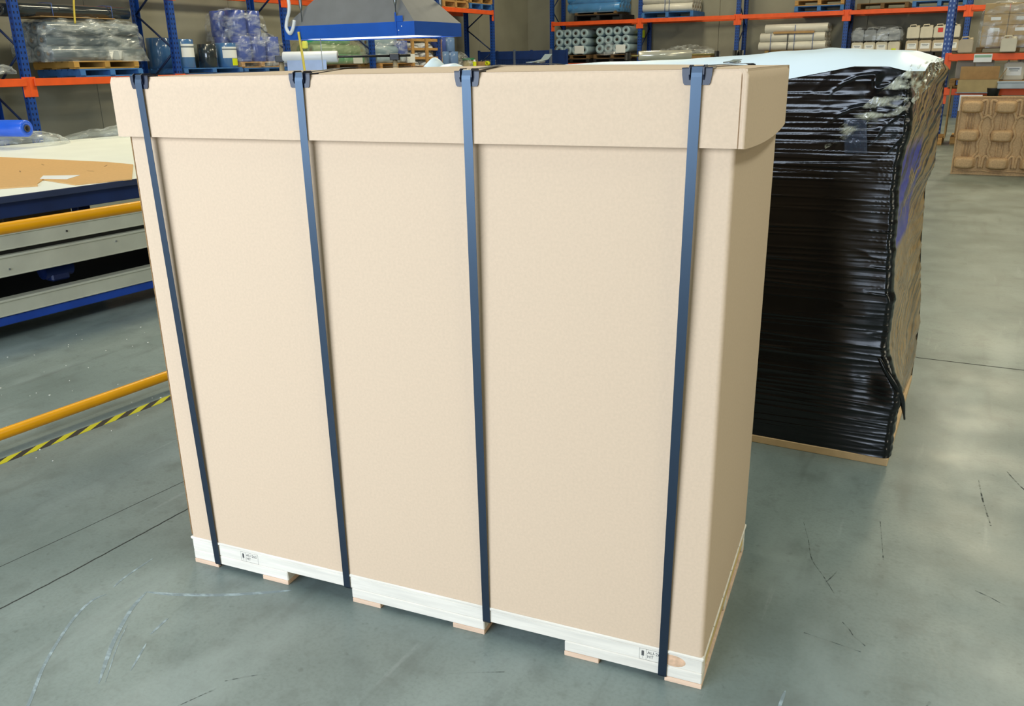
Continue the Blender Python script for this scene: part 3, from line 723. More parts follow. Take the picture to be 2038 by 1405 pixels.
# ------------------------------------------------------------------ pallet racks
def upright_mesh(h, m, w=.11):
    mb = MB(); a = w / 2
    mb.box(-a, a, 0, .006, 0, h).box(-a, -a + .006, .006, .09, 0, h).box(a - .006, a, .006, .09, 0, h)
    mb.box(-a - .02, a + .02, -.03, .12, 0, .008)
    return mb.data('upright', m)
def rack(name, label, fr, ks, pitch, H, levels, depth, m, nobeam=(), z0b=.62):
    o, d, n, r = FR[fr]
    t = thing(name, label, 'pallet rack', o, r)
    um = upright_mesh(H, m)
    bw = pitch - .115
    bm_ = MB().box(-bw / 2, bw / 2, 0, .045, -.105, 0, .006).data('beam', ORANGE)
    cm = MB().box(-.052, .052, -.004, 0, -.25, .02, .0015).data('beam_connector', ORANGE)
    br = {}
    for k in ks:
        u = k * pitch
        obj('upright', um, t, (u, 0, 0)); ur = obj('upright', um, t, (u, depth, 0), (0, 0, PI))
        z = z0b; s = 0
        while z < H - .7:
            f, b = (.05, depth - .05) if s % 2 == 0 else (depth - .05, .05)
            key = s % 2
            if key not in br: br[key] = MB().tube([(0, f, 0), (0, b, .58)], .017, 6).data('brace', m if False else BLUE_D)
            obj('brace', br[key], t, (u, 0, z)); z += .58; s += 1
    for k in ks[:-1]:
        for zl_ in levels:
            if (k, zl_) in nobeam: continue
            for v in (-.046, depth + .001):
                b = obj('beam', bm_, t, (k * pitch + pitch / 2, v, zl_))
                if v < 0:
                    for s in (-1, 1): obj('connector', cm, b, (s * (bw / 2 + .005), .040, 0))
    return t
rack('pallet_rack', 'blue and orange pallet rack row along the left wall', 'A', [-1, 0, 1, 2, 3, 4, 5], 2.7, 5.2, [1.40, 2.80], .9, UP)
rack('pallet_rack', 'blue and orange pallet rack row along the back wall', 'B', [0, 1, 2, 3, 4, 5], 2.7664, 5.2, [1.44, 2.595], .9, UP)
rack('pallet_rack', 'nearer blue and orange rack at the right edge of the photo', 'C', [0, 1], 2.7, 5.2, [.94, 1.50], .9, UPC, z0b=.4)
# fixed shelf panels carried by the beams of every bay would be hidden by the goods; goods stand on pallets or boards
zA, zA2, zB, zB2, zC, zC2 = 1.40, 2.80, 1.44, 2.595, 1.50, .94

_pm = {}
def pallet(fr, u, v, z, w, d, h, m, label, group='timber pallets on the racks', name='timber_pallet'):
    """u,v = centre of the front edge"""
    t = thing(name, label, 'pallet', at(fr, u, v + d / 2, z), rzof(fr), group)
    key = (w, d, h, m.name)
    if key not in _pm:
        b = d / 11
        _pm[key] = (MB().box(-w / 2, w / 2, -b * .62, b * .62, 0, .02, .002).data('deck_board', m),
                    MB().box(-.045, .045, -d / 2, d / 2, 0, h - .04, .003).data('bearer', m))
    dm, bm_ = _pm[key]
    for k in range(7): obj('deck_board', dm, t, (0, -d / 2 + d * (k + .5) / 7, h - .02))
    for k in (-1, 0, 1): obj('bearer', bm_, t, (k * (w / 2 - .045), 0, .02))
    for k in (0, 3, 6): obj('bottom_board', dm, t, (0, -d / 2 + d * (k + .5) / 7, 0))
    return t
_rm = {}
def roll(name, label, cat, loc, rz, r, L, fm, cm=None, axis='z', group=None, core=.3, lab=None, lz=(.5, .8), n=28):
    """film roll; axis z stands, x lies along the rack, y lies into the rack; loc = base centre"""
    t = thing(name, label, cat, loc, rz, group)
    key = (round(r, 4), round(L, 4), fm.name, axis, core)
    if key not in _rm:
        rc = r * core; h0, h1 = (0, L) if axis == 'z' else (-L / 2, L / 2)
        c = min(.008, r * .1)
        prof = [(rc, h0), (r - c, h0), (r, h0 + c), (r, h1 - c), (r - c, h1), (rc, h1)]
        o = (0, 0, 0) if axis == 'z' else (0, 0, r)
        _rm[key] = (MB().lathe(prof, n, axis, o).data('film', fm),
                    MB().lathe([(rc * .72, h0 - .004), (rc, h0 - .004), (rc, h1 + .004), (rc * .72, h1 + .004)], 14, axis, o).data('core', cm or CORE))
    a, b = _rm[key]
    for me in (a, b): pass
    f = obj('film', a, t); obj('core', b, t)
    if lab:
        # label wrapped round the front of a standing roll: (angle centre, half angle)
        ac, ah = lab
        lb_ = part('label', MB().grid(lambda u, q: ((r + .0015) * math.cos(ac - ah + 2 * ah * u), (r + .0015) * math.sin(ac - ah + 2 * ah * u), L * (lz[0] + (lz[1] - lz[0]) * q)), 9, 2), WHITE_L, f)
        part('print', MB().grid(lambda u, q: ((r + .0025) * math.cos(ac - ah + 2 * ah * u), (r + .0025) * math.sin(ac - ah + 2 * ah * u), L * (lz[0] + (lz[1] - lz[0]) * (.72 + .12 * q))), 9, 2), PRINT, lb_)
    return t
def wrap(name, label, loc, rz, w, d, h, m, seed, ex=3.2, amp=.05, nu=56, nv=22, cat='plastic wrap', group=None, skirt=1.0):
    """loose crumpled film over a load: a rounded box surface open at the bottom, folded and creased"""
    def f(u, t):
        a = 2 * PI * u; b = PI / 2 * t
        cx, sx = math.cos(a), math.sin(a)
        k = (abs(cx) ** ex + abs(sx) ** ex) ** (-1 / ex)
        rr = max(1e-3, math.cos(b)) ** (2 / ex) if t < 1 else 0.
        zz = math.sin(b) ** (2 / ex) if t > 0 else 0.
        p = Vector((cx * k * rr * w / 2, sx * k * rr * d / 2, zz * h))
        q = p + Vector((seed * 3.1, seed, 0))
        dd = amp * (NZ(q * 3.2) + .7 * NZ(q * 8) + .5 * (1 - 2 * abs(NZ(q * 17))))
        nrm = Vector((p.x / (w / 2), p.y / (d / 2), p.z / h)); nrm.normalize() if nrm.length else None
        p += nrm * dd; p.z = max(p.z, .004)
        return p
    mb = MB(); mb.grid(f, nu, nv, False, True)
    return tag(part(name, mb, m, None, tuple(loc), (0, 0, rz)), label, cat, group)
def carton(name, label, loc, rz, w, d, h, m, group=None, lab=True, tape=True):
    t = thing(name, label, 'carton', loc, rz, group)
    b = part('body', MB().box(-w / 2, w / 2, -d / 2, d / 2, 0, h, .006), m, t)
    if lab: part('label', MB().box(-w * .2, w * .2, -d / 2 - .002, -d / 2 - .0005, h * .45, h * .75), WHITE_L, t)
    if tape: part('tape', MB().box(-.03, .03, -d / 2 - .0015, d / 2, h, h + .001), mat('packing_tape', '#a98c5f', .3), t)
    return t

rzA, rzB = rzof('A'), rzof('B')
# ---- left wall row, bay by bay --------------------------------------------------------------
pallet('A', -1.0, .02, zA, 1.1, .9, .13, PWOOD_D, 'worn dark timber pallet on the rack at far left edge')
roll('film_roll', 'steel blue film roll with white label standing at the far left rack', 'film roll', at('A', -.42, .30, zA + .13), rzA, .21, .42, FILM_SB, None, 'z', None, .3, (-PI / 2 - .5, .25), (.45, .7))
wrap('plastic_sheet', 'dirty clear plastic bunched round the left edge rack pallet', at('A', -.55, .3, zA + .06), rzA, .95, .7, .13, PLAST, 1, 2.4, .05)
# below the beam, far left: blue film roll lying on a wrapped pile
roll('film_roll', 'bright royal blue film roll lying at the left edge behind the table', 'film roll', tuple(tl(2.75, 4.9, .93)), MRZ + .25, .075, .9, FILM_RB, CORE_D, 'y', None, .42)
wrap('plastic_sheet', 'clear plastic sheet crumpled under the royal blue roll', tl(3.0, 4.82, .827), MRZ, .8, .55, .115, PLAST, 2, 2.4, .035, cat='plastic wrap')
wrap('plastic_sheet', 'loose pale crumpled plastic lying along the far edge of the white table', tl(4.0, 4.88, .827), MRZ, 1.1, .3, .085, PLAST, 3, 2.2, .03)
pallet('A', 1.36, -.06, zA, 1.12, 1.0, .115, PBLUE, 'blue timber pallet under the yellow pallet of wrapped grey rolls', 'blue pallets on the racks', 'blue_pallet')
pallet('A', 1.32, -.02, zA + .116, 1.15, .95, .115, mat('pallet_yellow', '#c79a4c', .7, var=.12), 'yellow-brown timber pallet carrying the plastic-wrapped grey rolls')
zz = zA + .232
lays = [(0, .12), (0, .34), (0, .56), (0, .78), (1, .22), (1, .45), (1, .67)]
for i, (row, v) in enumerate(lays):
    roll('film_roll', 'grey clear film roll lying wrapped on the yellow pallet, %s' % ['front of the bottom row', 'second of the bottom row', 'third of the bottom row', 'rear of the bottom row', 'front of the upper row', 'middle of the upper row', 'rear of the upper row'][i],
         'film roll', at('A', 1.27, v, zz + row * .185), rzA, .105, 1.62, FILM_CL, CORE, 'x', 'wrapped grey rolls on the left rack')
for i, v in enumerate((.12, .33, .55)):
    roll('film_roll', 'grey clear film roll lying in the top row of the wrapped pile, %s' % ['front', 'middle', 'rear'][i], 'film roll', at('A', 1.24, v, zz + .37), rzA, .085, 1.55, FILM_CL, CORE, 'x', 'wrapped grey rolls on the left rack')
wrap('plastic_sheet', 'big crumpled clear plastic over the grey rolls on the left rack', at('A', 1.25, .42, zz - .02), rzA, 1.86, 1.02, .61, PLAST, 5, 4.5, .055, 80, 36)
tag(part('cardboard_sheet', MB().box(-.62, .62, -.35, .35, 0, .012, .002), CARD, None, tuple(at('A', 1.0, .38, zz + .595)), (0, 0, rzA)), 'thin brown board on the wrapped grey rolls under the black rolls', 'cardboard sheet')
for i, (v, uu) in enumerate(((.18, 1.05), (.38, .95), (.58, 1.0))):
    roll('film_roll', 'long black roll on top of the wrapped grey rolls, %s' % ['front', 'middle', 'rear'][i], 'film roll', at('A', uu + .0, v, zz + .609), rzA, .085, 1.85, FILM_DK, CORE_D, 'x', 'black rolls on the left rack')
for i, uu in enumerate((.62, 1.62)):
    tag(part('twine', MB().tube([(0, -.30, -.02), (0, -.295, .17), (0, -.10, .185), (0, .15, .18), (0, .22, .0)], .006, 5), TIE, None, tuple(at('A', uu, .38, zz + .612)), (0, 0, rzA)), 'blue twine tied round the black rolls, %s one' % ('left', 'right')[i], 'twine', 'twine on black rolls')
# bay 1-2: standing rolls on a blue pallet
pallet('A', 3.50, .02, zA, 1.35, 1.1, .10, PBLUE, 'blue pallet under standing rolls with white labels', 'blue pallets on the racks', 'blue_pallet')
zz = zA + .101
for u, v, r, L, m, lb, lab in ((3.05, .82, .2, .50, FILM_SB, 'dull blue film roll standing behind the second blue rack post', None), (3.02, .22, .185, .46, FILM_SB, 'steel blue film roll with white label beside the second blue rack post', (-PI / 2 - .10, .75)),
                          (3.62, .66, .165, .40, FILM_G, 'greenish grey film roll standing behind the labelled blue rolls', None), (3.56, .22, .165, .39, FILM_DK, 'dark glossy film roll standing left of the yellow-stickered roll', None),
                          (3.99, .21, .185, .41, FILM_SB, 'steel blue film roll with white label and yellow sticker', (-PI / 2 - .25, .85)), (4.05, .62, .19, .40, FILM_DK, 'dark film roll standing behind the yellow-stickered roll', None)):
    t = roll('film_roll', lb, 'film roll', at('A', u, v, zz), rzA, r, L, m, CORE, 'z', 'standing film rolls on the left rack', .3, lab, (.38, .84))
    if 'sticker' in lb and lab:
        part('sticker', MB().grid(lambda a, q: ((r + .003) * math.cos(-PI / 2 - .25 + .8 * a), (r + .003) * math.sin(-PI / 2 - .25 + .8 * a), .03 + .12 * q), 7, 2), YEL_L, t)
pallet('A', 4.80, .02, zA, 1.15, 1.1, .085, PBLUE, 'blue pallet under the pale pallet of violet blue rolls', 'blue pallets on the racks', 'blue_pallet')
pallet('A', 4.72, .04, zA + .086, 1.1, 1.05, .105, PWOOD, 'pale timber pallet under the wrapped violet blue rolls')
zz = zA + .192
i = 0
for row, v in enumerate((.22, .62)):
    for k in range(3):
        roll('film_roll', 'violet blue film roll in the lower tier of wrapped bundle, %s row, %s' % (('front', 'back')[row], ('left', 'middle', 'right')[k]), 'film roll', at('A', 4.38 + k * .37, v, zz), rzA, .178, .44, FILM_B, CORE, 'z', 'violet blue film rolls under plastic')
for row, v in enumerate((.30, .68)):
    for k in range(2):
        roll('film_roll', 'violet blue film roll in the upper tier of wrapped bundle, %s %s' % (('front', 'back')[row], ('left', 'right')[k]), 'film roll', at('A', 4.40 + k * .37, v, zz + .442), rzA, .178, .44, FILM_B, CORE, 'z', 'violet blue film rolls under plastic')
wrap('plastic_sheet', 'clear plastic wrapped round the upper tier of violet blue rolls', at('A', 4.60, .5, zz + .36), rzA, .98, .88, .54, PLAST_L, 7, 4, .05, 56, 24)
wrap('plastic_sheet', 'clear plastic wrapped round the lower tier of violet blue rolls', at('A', 4.76, .44, zz - .1), rzA, 1.28, .96, .58, PLAST_L, 8, 4.5, .05, 64, 26)
# bay 2-3: green rolls
pallet('A', 6.9, .03, zA, 1.5, .95, .03 + .09, PWOOD_D, 'dark timber pallet under the green film rolls')
zz = zA + .121
for i, (v, row, r, m, lb) in enumerate(((.15, 0, .10, FILM_GR, 'green film roll lying at the bottom front of the green pile'), (.36, 0, .10, FILM_GP, 'pale green film roll lying behind the bottom green roll'), (.57, 0, .10, FILM_GR, 'green film roll lying at the bottom rear of the green pile'),
                                        (.20, 1, .10, FILM_GP, 'pale green wrapped film roll in the middle of the green pile'), (.46, 1, .10, FILM_GP, 'pale green film roll behind the middle of the green pile'), (.30, 2, .085, FILM_GR, 'deep green film roll on top of the green pile'))):
    roll('film_roll', lb, 'film roll', at('A', 7.02 - .15 * (row == 2), v, zz + row * .185), rzA, r, 1.62 - .1 * row, m, CORE, 'x', 'green film rolls on the left rack')
tag(part('paper_label', MB().box(-.16, .16, -.003, 0, 0, .17), WHITE_L, None, tuple(at('A', 7.58, .045, zz + .01)), (0, 0, rzA)), 'pale paper label hanging on the front of the green roll pile', 'label')
wrap('plastic_sheet', 'yellowish clear plastic over the green film rolls', at('A', 7.05, .38, zz), rzA, 1.85, .82, .50, mat('yellowish_plastic', '#c9cfae', .15, alpha=.25, spec=.9, bump=.5, bscale=12), 11, 4, .04, 60, 24)
# bay 3-4: silver wrapped rolls, crate of folded white material
pallet('A', 9.0, .03, zA, 1.3, .95, .13, PWOOD, 'timber pallet under the grey wrapped rolls behind the hood')
zz = zA + .131
for row in range(3):
    for k in range(3 - row):
        roll('film_roll', 'silver grey film roll in the wrapped pile behind the hood, row %s, %s' % (('one', 'two', 'three')[row], ('front', 'middle', 'rear')[k]), 'film roll', at('A', 8.85, .16 + k * .22 + row * .1, zz + row * .17), rzA, .10, 1.1, FILM_ICE, CORE, 'x', 'silver rolls behind the hood')
roll('film_roll', 'violet blue film roll standing in plastic behind the hood', 'film roll', at('A', 9.42, .22, zz + .18), rzA, .17, .30, FILM_B, CORE, 'z')
wrap('plastic_sheet', 'clear plastic over the silver rolls behind the hood', at('A', 9.0, .4, zz), rzA, 1.5, .9, .62, PLAST_L, 13, 3, .05)
tag(part('paper_label', MB().box(-.16, .16, -.003, 0, 0, .19), WHITE_L, None, tuple(at('A', 9.52, .0, zz)), (0, 0, rzA)), 'white paper label on the plastic-wrapped silver rolls', 'label')
ct = thing('timber_crate', 'open slatted timber crate of folded white goods on the left rack', 'crate', at('A', 10.25, .5, zA), rzA)
for k in (-.62, -.02, .58): part('upright_slat', MB().box(k - .05, k + .05, -.50, -.46, 0, .66, .004), PWOOD, ct)
for z in (.0, .2, .4, .6): part('cross_slat', MB().box(-.68, .64, -.46, -.44, z, z + .06, .003), PWOOD, ct)
for z in (.0, .2, .4, .6): part('side_slat', MB().box(-.69, -.67, -.44, .44, z, z + .06, .003), PWOOD, ct)
part('base_slat', MB().box(-.68, .64, -.44, .44, 0, .02), PWOOD_D, ct); part('back_panel', MB().box(-.68, .64, .44, .46, 0, .66), PWOOD_D, ct)
for r_ in range(3):
    for k in range(2):
        wrap('folded_sheet', 'folded white plastic in the slatted crate, %s shelf, %s' % (('bottom', 'middle', 'top')[r_], ('left', 'right')[k]), at('A', 10.25 - .32 + .6 * k, .42, zA + .03 + .2 * r_), rzA, .5, .6, .14, FILM_W, 20 + r_ * 2 + k, 3, .02, 30, 12, cat='folded sheet', group='folded white goods in the crate')
# bay 4-5: blue rolls and odds and ends
tag(part('shelf_board', MB().box(-1.2, 1.2, -.45, .45, 0, .02, .002), PWOOD_D, None, tuple(at('A', 12.2, .45, zA)), (0, 0, rzA)), 'dark shelf board under the blue rolls in the corner bay', 'shelf board')
zz = zA + .021
for k, (u, v, r, L, z, m, lb) in enumerate(((11.22, .25, .2, .36, 0, FILM_PB, 'pale blue film roll standing lowest in the corner bay, left'), (11.65, .25, .2, .36, 0, FILM_PB, 'pale blue film roll standing lowest in the corner bay, right'),
                                (11.15, .28, .19, .33, .362, FILM_B, 'violet film roll on top in the corner bay, left'), (11.57, .28, .19, .33, .362, FILM_PB, 'pale blue film roll on top in the corner bay, right'))):
    roll('film_roll', lb, 'film roll', at('A', u, v, zz + z), rzA, r, L, m, CORE, 'z', 'blue rolls in the corner bay')
wrap('plastic_sheet', 'heap of clear plastic beside the pale blue rolls in corner bay', at('A', 12.1, .25, zz), rzA, .9, .5, .30, PLAST, 31, 2.4, .05)
dr = thing('pail', 'small cream pail with a green lid at the end of left rack', 'pail', at('A', 12.62, .3, zz), rzA)
part('body', MB().cyl(.15, 0, .15, 20), mat('pail_cream', '#b7ab84', .5), dr); part('lid', MB().cyl(.165, .15, .20, 20), GREEN, dr)
bt = thing('spray_bottle', 'small bottle with yellow label in front of green-lidded pail', 'bottle', at('A', 12.56, .08, zz), rzA)
part('body', MB().cyl(.05, 0, .11, 14), YEL_L, bt); part('cap', MB().lathe([(.05, .11), (.028, .125), (.028, .16), (.001, .16)], 12, 'z', (0, 0, 0), True, False), WHITE_L, bt)
carton('carton', 'small brown carton beside the green-lidded pail', at('A', 13.02, .25, zz), rzA, .42, .3, .11, CARD, None, False)
tag(part('sticker_roll', MB().lathe([(.02, -.05), (.06, -.05), (.06, .05), (.02, .05)], 16, 'x', (0, 0, .06)), YEL_L, None, tuple(at('A', 13.20, .05, zz)), (0, 0, rzA)), 'yellow tape roll beside the small brown carton', 'tape roll')
# upper level of the left row near the corner
for u, w, m, lb, nm in ((11.62, 1.2, PWOOD, 'timber pallet on the upper beam of left rack near the corner, left', 'timber_pallet'), (12.90, 1.2, PBLUE, 'blue pallet on the upper beam of left rack near the corner', 'blue_pallet')):
    pallet('A', u, .0, zA2, w, 1.0, .15, m, lb, 'pallets on the upper beam of the left rack', nm)
pallet('A', 11.62, .0, zA2 + .151, 1.2, 1.0, .14, PWOOD, 'second timber pallet stacked on the upper left rack near the corner', 'pallets on the upper beam of the left rack')
pallet('A', 12.90, .0, zA2 + .151, 1.2, 1.0, .14, PWOOD, 'timber pallet stacked on the blue pallet near the corner', 'pallets on the upper beam of the left rack')
pallet('A', 9.8, .0, zA2, 1.2, 1.0, .15, PWOOD_D, 'dark timber pallet on the upper beam right of the hood top', 'pallets on the upper beam of the left rack')

# ---- stillage in the corner
sg = thing('mesh_stillage', 'dark blue steel stillage with mesh sides in the back corner', 'stillage', at('B', .065, -2.59, 0), rzB)
for s0 in (-1.055, .085):
    part('side_panel', MB().box(s0, s0 + 1.06, -.02, 0, 1.57, 1.785, .004), MESHB, sg)
    bars = part('mesh_front', MB().box(s0, s0 + 1.06, .0, .01, .75, .77), MESHB, sg)
    for k in range(15): part('bar', MB().box(s0 + k * .074, s0 + k * .074 + .012, -.01, .002, .75, 1.58), MESHB, bars)
    for k in range(11): part('bar', MB().box(s0, s0 + 1.06, -.012, -.002, .77 + k * .075, .78 + k * .075), MESHB, bars)
for x in (-1.07, .05, 1.15):
    part('post', MB().box(x - .03, x + .03, -.04, .02, 0, 1.82, .004), mat('post_grey', '#7d8aa0', .4, .6) if x > -1 else MESHB, sg)
    part('post', MB().box(x - .03, x + .03, 1.0, 1.06, 0, 1.82, .004), MESHB, sg)
part('back_panel', MB().box(-1.05, 1.13, 1.02, 1.04, .75, 1.80), MESHB, sg); part('deck', MB().box(-1.05, 1.13, 0, 1.0, .70, .74), MESHB, sg)

# ---- back wall row --------------------------------------------------------------
ords = ('left', 'second from left', 'third from left', 'right')
rows = ('bottom', 'middle', 'top')
for i, (u0, w, lbl, zt_) in enumerate(((.10, 1.06, 'left', 0), (1.40, 1.06, 'right', .02))):
    pallet('B', u0 + w / 2, .02, zB, w + .1, 1.0, .11, PBLACK, 'black pallet under the %s block of twelve pale rolls' % lbl, 'pallets under the pale rolls', 'black_pallet')
    pallet('B', u0 + w / 2, .02, zB + .111, w + .1, 1.0, .12, PWOOD_D, 'brown pallet under the %s block of twelve pale rolls' % lbl, 'pallets under the pale rolls')
    zz = zB + .235; r = .128
    for j in range(3):
        for k in range(4):
            roll('film_roll', 'pale ice-blue roll end in the %s block, %s row, %s' % (lbl, rows[j], ords[k]), 'film roll', at('B', u0 + r + k * (w - 2 * r) / 3, .52, zz + j * .238 + zt_ + .008 * k * i), rzB, r - .003 if j == 0 else r - .009, .95, FILM_ICE, CORE_D, 'y', 'pale roll ends on the back rack', .36)
    tag(part('paper_label', MB().box(-.15, .15, -.003, 0, 0, .22).box(-.12, .12, -.004, -.003, .15, .18), WHITE_L, None, tuple(at('B', u0 + .79, .03, zz + .03)), (0, 0, rzB)), 'white printed label on the %s block of pale rolls' % lbl, 'label')
    tag(part('yellow_sign', MB().box(-.08, .08, -.01, 0, 0, .2, .002), YEL_L, None, tuple(at('B', (1.23, 2.53)[i], .9, (2.0, 2.12)[i])), (0, 0, rzB)), 'yellow card hanging right of the %s block of pale rolls' % lbl, 'sign', 'yellow cards on the back rack')
wrap('plastic_sheet', 'torn clear plastic hanging over the right block of pale rolls', at('B', 1.75, .5, zB + .2), rzB, .75, 1.02, .5, PLAST_L, 41, 3, .05)
# upper level
pallet('B', 1.48, .0, zB2, 1.5, 1.0, .16, PBLACK, 'black pallet on the upper beam under the bright blue bundle', 'pallets on the upper beam of the back rack', 'black_pallet')
zz = zB2 + .161
pl = pallet('B', 1.40, .0, zz, 1.3, .95, .09, PWOOD_D, 'thin brown pallet under the bright blue bundle', 'pallets on the upper beam of the back rack')
for j in range(2):
    for k in range(4):
        roll('film_roll', 'bright blue roll of the wrapped bundle on the upper beam, %s row, %s' % (rows[j], ('front', 'second', 'third', 'rear')[k]), 'film roll', at('B', 1.32, .13 + k * .24, zz + .091 + j * .235), rzB, .118, 1.62, mat('sky_blue_film', '#4f96d8', .25, var=.08), CORE, 'x', 'bright blue rolls on the back rack')
wrap('plastic_sheet', 'clear plastic over the bright blue bundle on the upper beam', at('B', 1.32, .5, zz + .06), rzB, 1.72, 1.02, .56, mat('blue_plastic', '#6aa6dc', .12, alpha=.4, spec=.9, bump=.4, bscale=12), 43, 4.5, .03)
pallet('B', 3.55, .0, zB2, 1.5, 1.1, .16, PBLUE, 'blue pallet on the upper beam under the white rolls', 'pallets on the upper beam of the back rack', 'blue_pallet')
for j in range(2):
    for k in range(4):
        roll('film_roll', 'ivory roll on the upper beam blue pallet, %s row, %s' % (rows[j], ('front', 'second', 'third', 'rear')[k]), 'film roll', at('B', 3.50, .14 + k * .235, zB2 + .161 + j * .22), rzB, .112, 1.5, FILM_IV, CORE, 'x', 'ivory rolls on the upper beam')
for i, uu in enumerate((3.48, 3.60)):
    tag(part('twine', MB().tube([(0, -.02, 0), (0, -.022, .24), (0, -.02, .45)], .008, 5), TIE, None, tuple(at('B', uu, .03, zB2 + .16)), (0, 0, rzB)), 'blue twine round the ivory rolls on the upper beam, %s' % ('left', 'right')[i], 'twine', 'twine on ivory rolls')
for u, w, m, lb, nm in ((7.6, 1.22, PBLUE, 'blue pallet on the upper beam above the white bound rolls', 'blue_pallet'), (9.12, 1.2, PWOOD_D, 'dark timber pallet on the upper beam above the wrapped cans', 'timber_pallet'), (10.4, 1.2, PBLUE, 'blue pallet on the upper beam above the tan cans', 'blue_pallet')):
    pallet('B', u, .0, zB2 + .0, w, 1.0, .15, m, lb, 'pallets on the upper beam of the back rack', nm)
pallet('B', 7.6, .0, zB2 + .151, 1.22, 1.0, .14, PWOOD, 'yellowish pallet stacked on the blue pallet above the bound rolls', 'pallets on the upper beam of the back rack')
# lower level: heap of plastic, bound white rolls, jerrycans
tag(part('shelf_board', MB().box(-1.25, 1.25, -.45, .45, 0, .02, .002), PWOOD_D, None, tuple(at('B', 4.15, .45, zB)), (0, 0, rzB)), 'dark shelf board under the heap of clear plastic', 'shelf board')
carton('carton', 'brown carton under the heap of clear plastic', at('B', 4.2, .45, zB + .021), rzB, 1.2, .6, .17, CARD_D, None, False)
wrap('plastic_sheet', 'loose heap of clear plastic on the back rack behind the silver roll', at('B', 4.05, .4, zB + .15), rzB, 1.65, .7, .25, PLAST, 45, 2.4, .06)
pallet('B', 6.95, .02, zB, 1.3, .95, .13, mat('pallet_tan', '#8f7748', .75, var=.15), 'brown pallet under the bound white rolls')
pallet('B', 6.95, .02, zB + .131, 1.3, .95, .10, mat('pallet_tan', '#8f7748'), 'upper brown pallet directly under the bound white rolls')
zz = zB + .232
for j in range(3):
    for k in range(4 - (j == 2)):
        u = 6.98 if j < 2 else 7.06
        roll('film_roll', 'white bound roll on the back rack, %s row, %s' % (rows[j], ('front', 'second', 'third', 'rear')[k]), 'film roll', at('B', u, .13 + k * .235, zz + j * .218), rzB, .112, 1.72 - .06 * j, FILM_IV, CORE, 'x', 'bound white rolls on the back rack')
for i, uu in enumerate((6.44, 7.05, 7.52)):
    tag(part('twine', MB().tube([(0, -.02, -.02), (0, -.024, .2), (0, -.018, .43 + .2 * (i == 1))], .008, 5), TIE, None, tuple(at('B', uu, .03, zz)), (0, 0, rzB)), 'blue twine round the bound white rolls, %s' % ('left', 'middle', 'right')[i], 'twine', 'twine on bound rolls')
tag(part('black_strap', MB().strip([(0, 0, 0), (0, -.002, .42)], .012, .004, (0, -1, 0)), BLACKP, None, tuple(at('B', 6.88, .0, zz)), (0, 0, rzB)), 'black strap down the front of the bound white rolls', 'strap')
tag(part('wood_batten', MB().box(-.52, .52, -.03, .03, 0, .05, .004), CARD, None, tuple(at('B', 7.02, .02, zz + .415)), (0, 0, rzB)), 'brown batten lying between the bound white rolls', 'batten')

def jerry_meshes(w, d, h, m, key):
    if key in _pm: return _pm[key]
    sh = h * .84
    b = MB()
    prof = [(-w / 2, 0), (-w / 2, sh * .93), (-w / 2 + w * .10, sh), (w / 2 - w * .10, sh), (w / 2, sh * .93), (w / 2, 0)]
    bm = bmesh.new()
    f = [bm.verts.new((x, -d / 2, z)) for x, z in prof]; g = [bm.verts.new((x, d / 2, z)) for x, z in prof]
    bm.faces.new(f); bm.faces.new(g[::-1]); n = len(f)
    for i in range(n): bm.faces.new((f[i], g[i], g[(i + 1) % n], f[(i + 1) % n]))
    bmesh.ops.recalc_face_normals(bm, faces=bm.faces)
    bmesh.ops.bevel(bm, geom=bm.edges[:], offset=w * .045, segments=2, affect='EDGES'); bm.verts.index_update()
    b.add([v.co[:] for v in bm.verts], [[v.index for v in q.verts] for q in bm.faces]); bm.free()
    hd_ = MB().tube([(-w * .34, 0, sh * .96), (-w * .30, 0, h * .98), (w * .12, 0, h), (w * .2, 0, sh * .97)], w * .055, 8)
    cp = MB().cyl(w * .13, sh * .97, h * .95, 14, 'z', (w * .33, 0, 0))
    lb_ = MB().box(-w * .36, w * .36, -d / 2 - .003, -d / 2 - .0005, h * .22, h * .62)
    pr = MB().box(-w * .26, w * .26, -d / 2 - .004, -d / 2 - .003, h * .5, h * .55).box(-w * .2, w * .2, -d / 2 - .004, -d / 2 - .003, h * .42, h * .45)
    _pm[key] = (b.data('body', m), hd_.data('handle', m), cp.data('cap', m if m is not JERRY_G else BLACKP), lb_.data('label', WHITE_L), pr.data('print', PRINT))
    return _pm[key]
def jerry(label, loc, rz, w, d, h, m, group, lab=None):
    t = thing('jerrycan', label, 'jerrycan', loc, rz, group)
    a, b, c, l, p = jerry_meshes(w, d, h, m, (w, d, h, m.name))
    obj('body', a, t); obj('handle', b, t); obj('cap', c, t)
    if lab == 'white': q = obj('label', l, t); obj('print', p, q)
    if lab in ('red', 'yellow'):
        part('label', MB().box(-w * .18, w * .22, -d / 2 - .003, -d / 2 - .0005, h * (.4 if lab == 'red' else .12), h * (.72 if lab == 'red' else .3)), RED_L if lab == 'red' else YEL_L, t, label='%s sticker' % lab)
    return t
pallet('B', 9.05, .02, zB, 1.25, .9, .13, PBLACK, 'black pallet under the plastic-wrapped grey cans', 'black pallets under the cans', 'black_pallet')
pallet('B', 10.36, .02, zB, 1.30, .9, .13, PBLACK, 'black pallet under the tan cans with white labels', 'black pallets under the cans', 'black_pallet')
zz = zB + .131
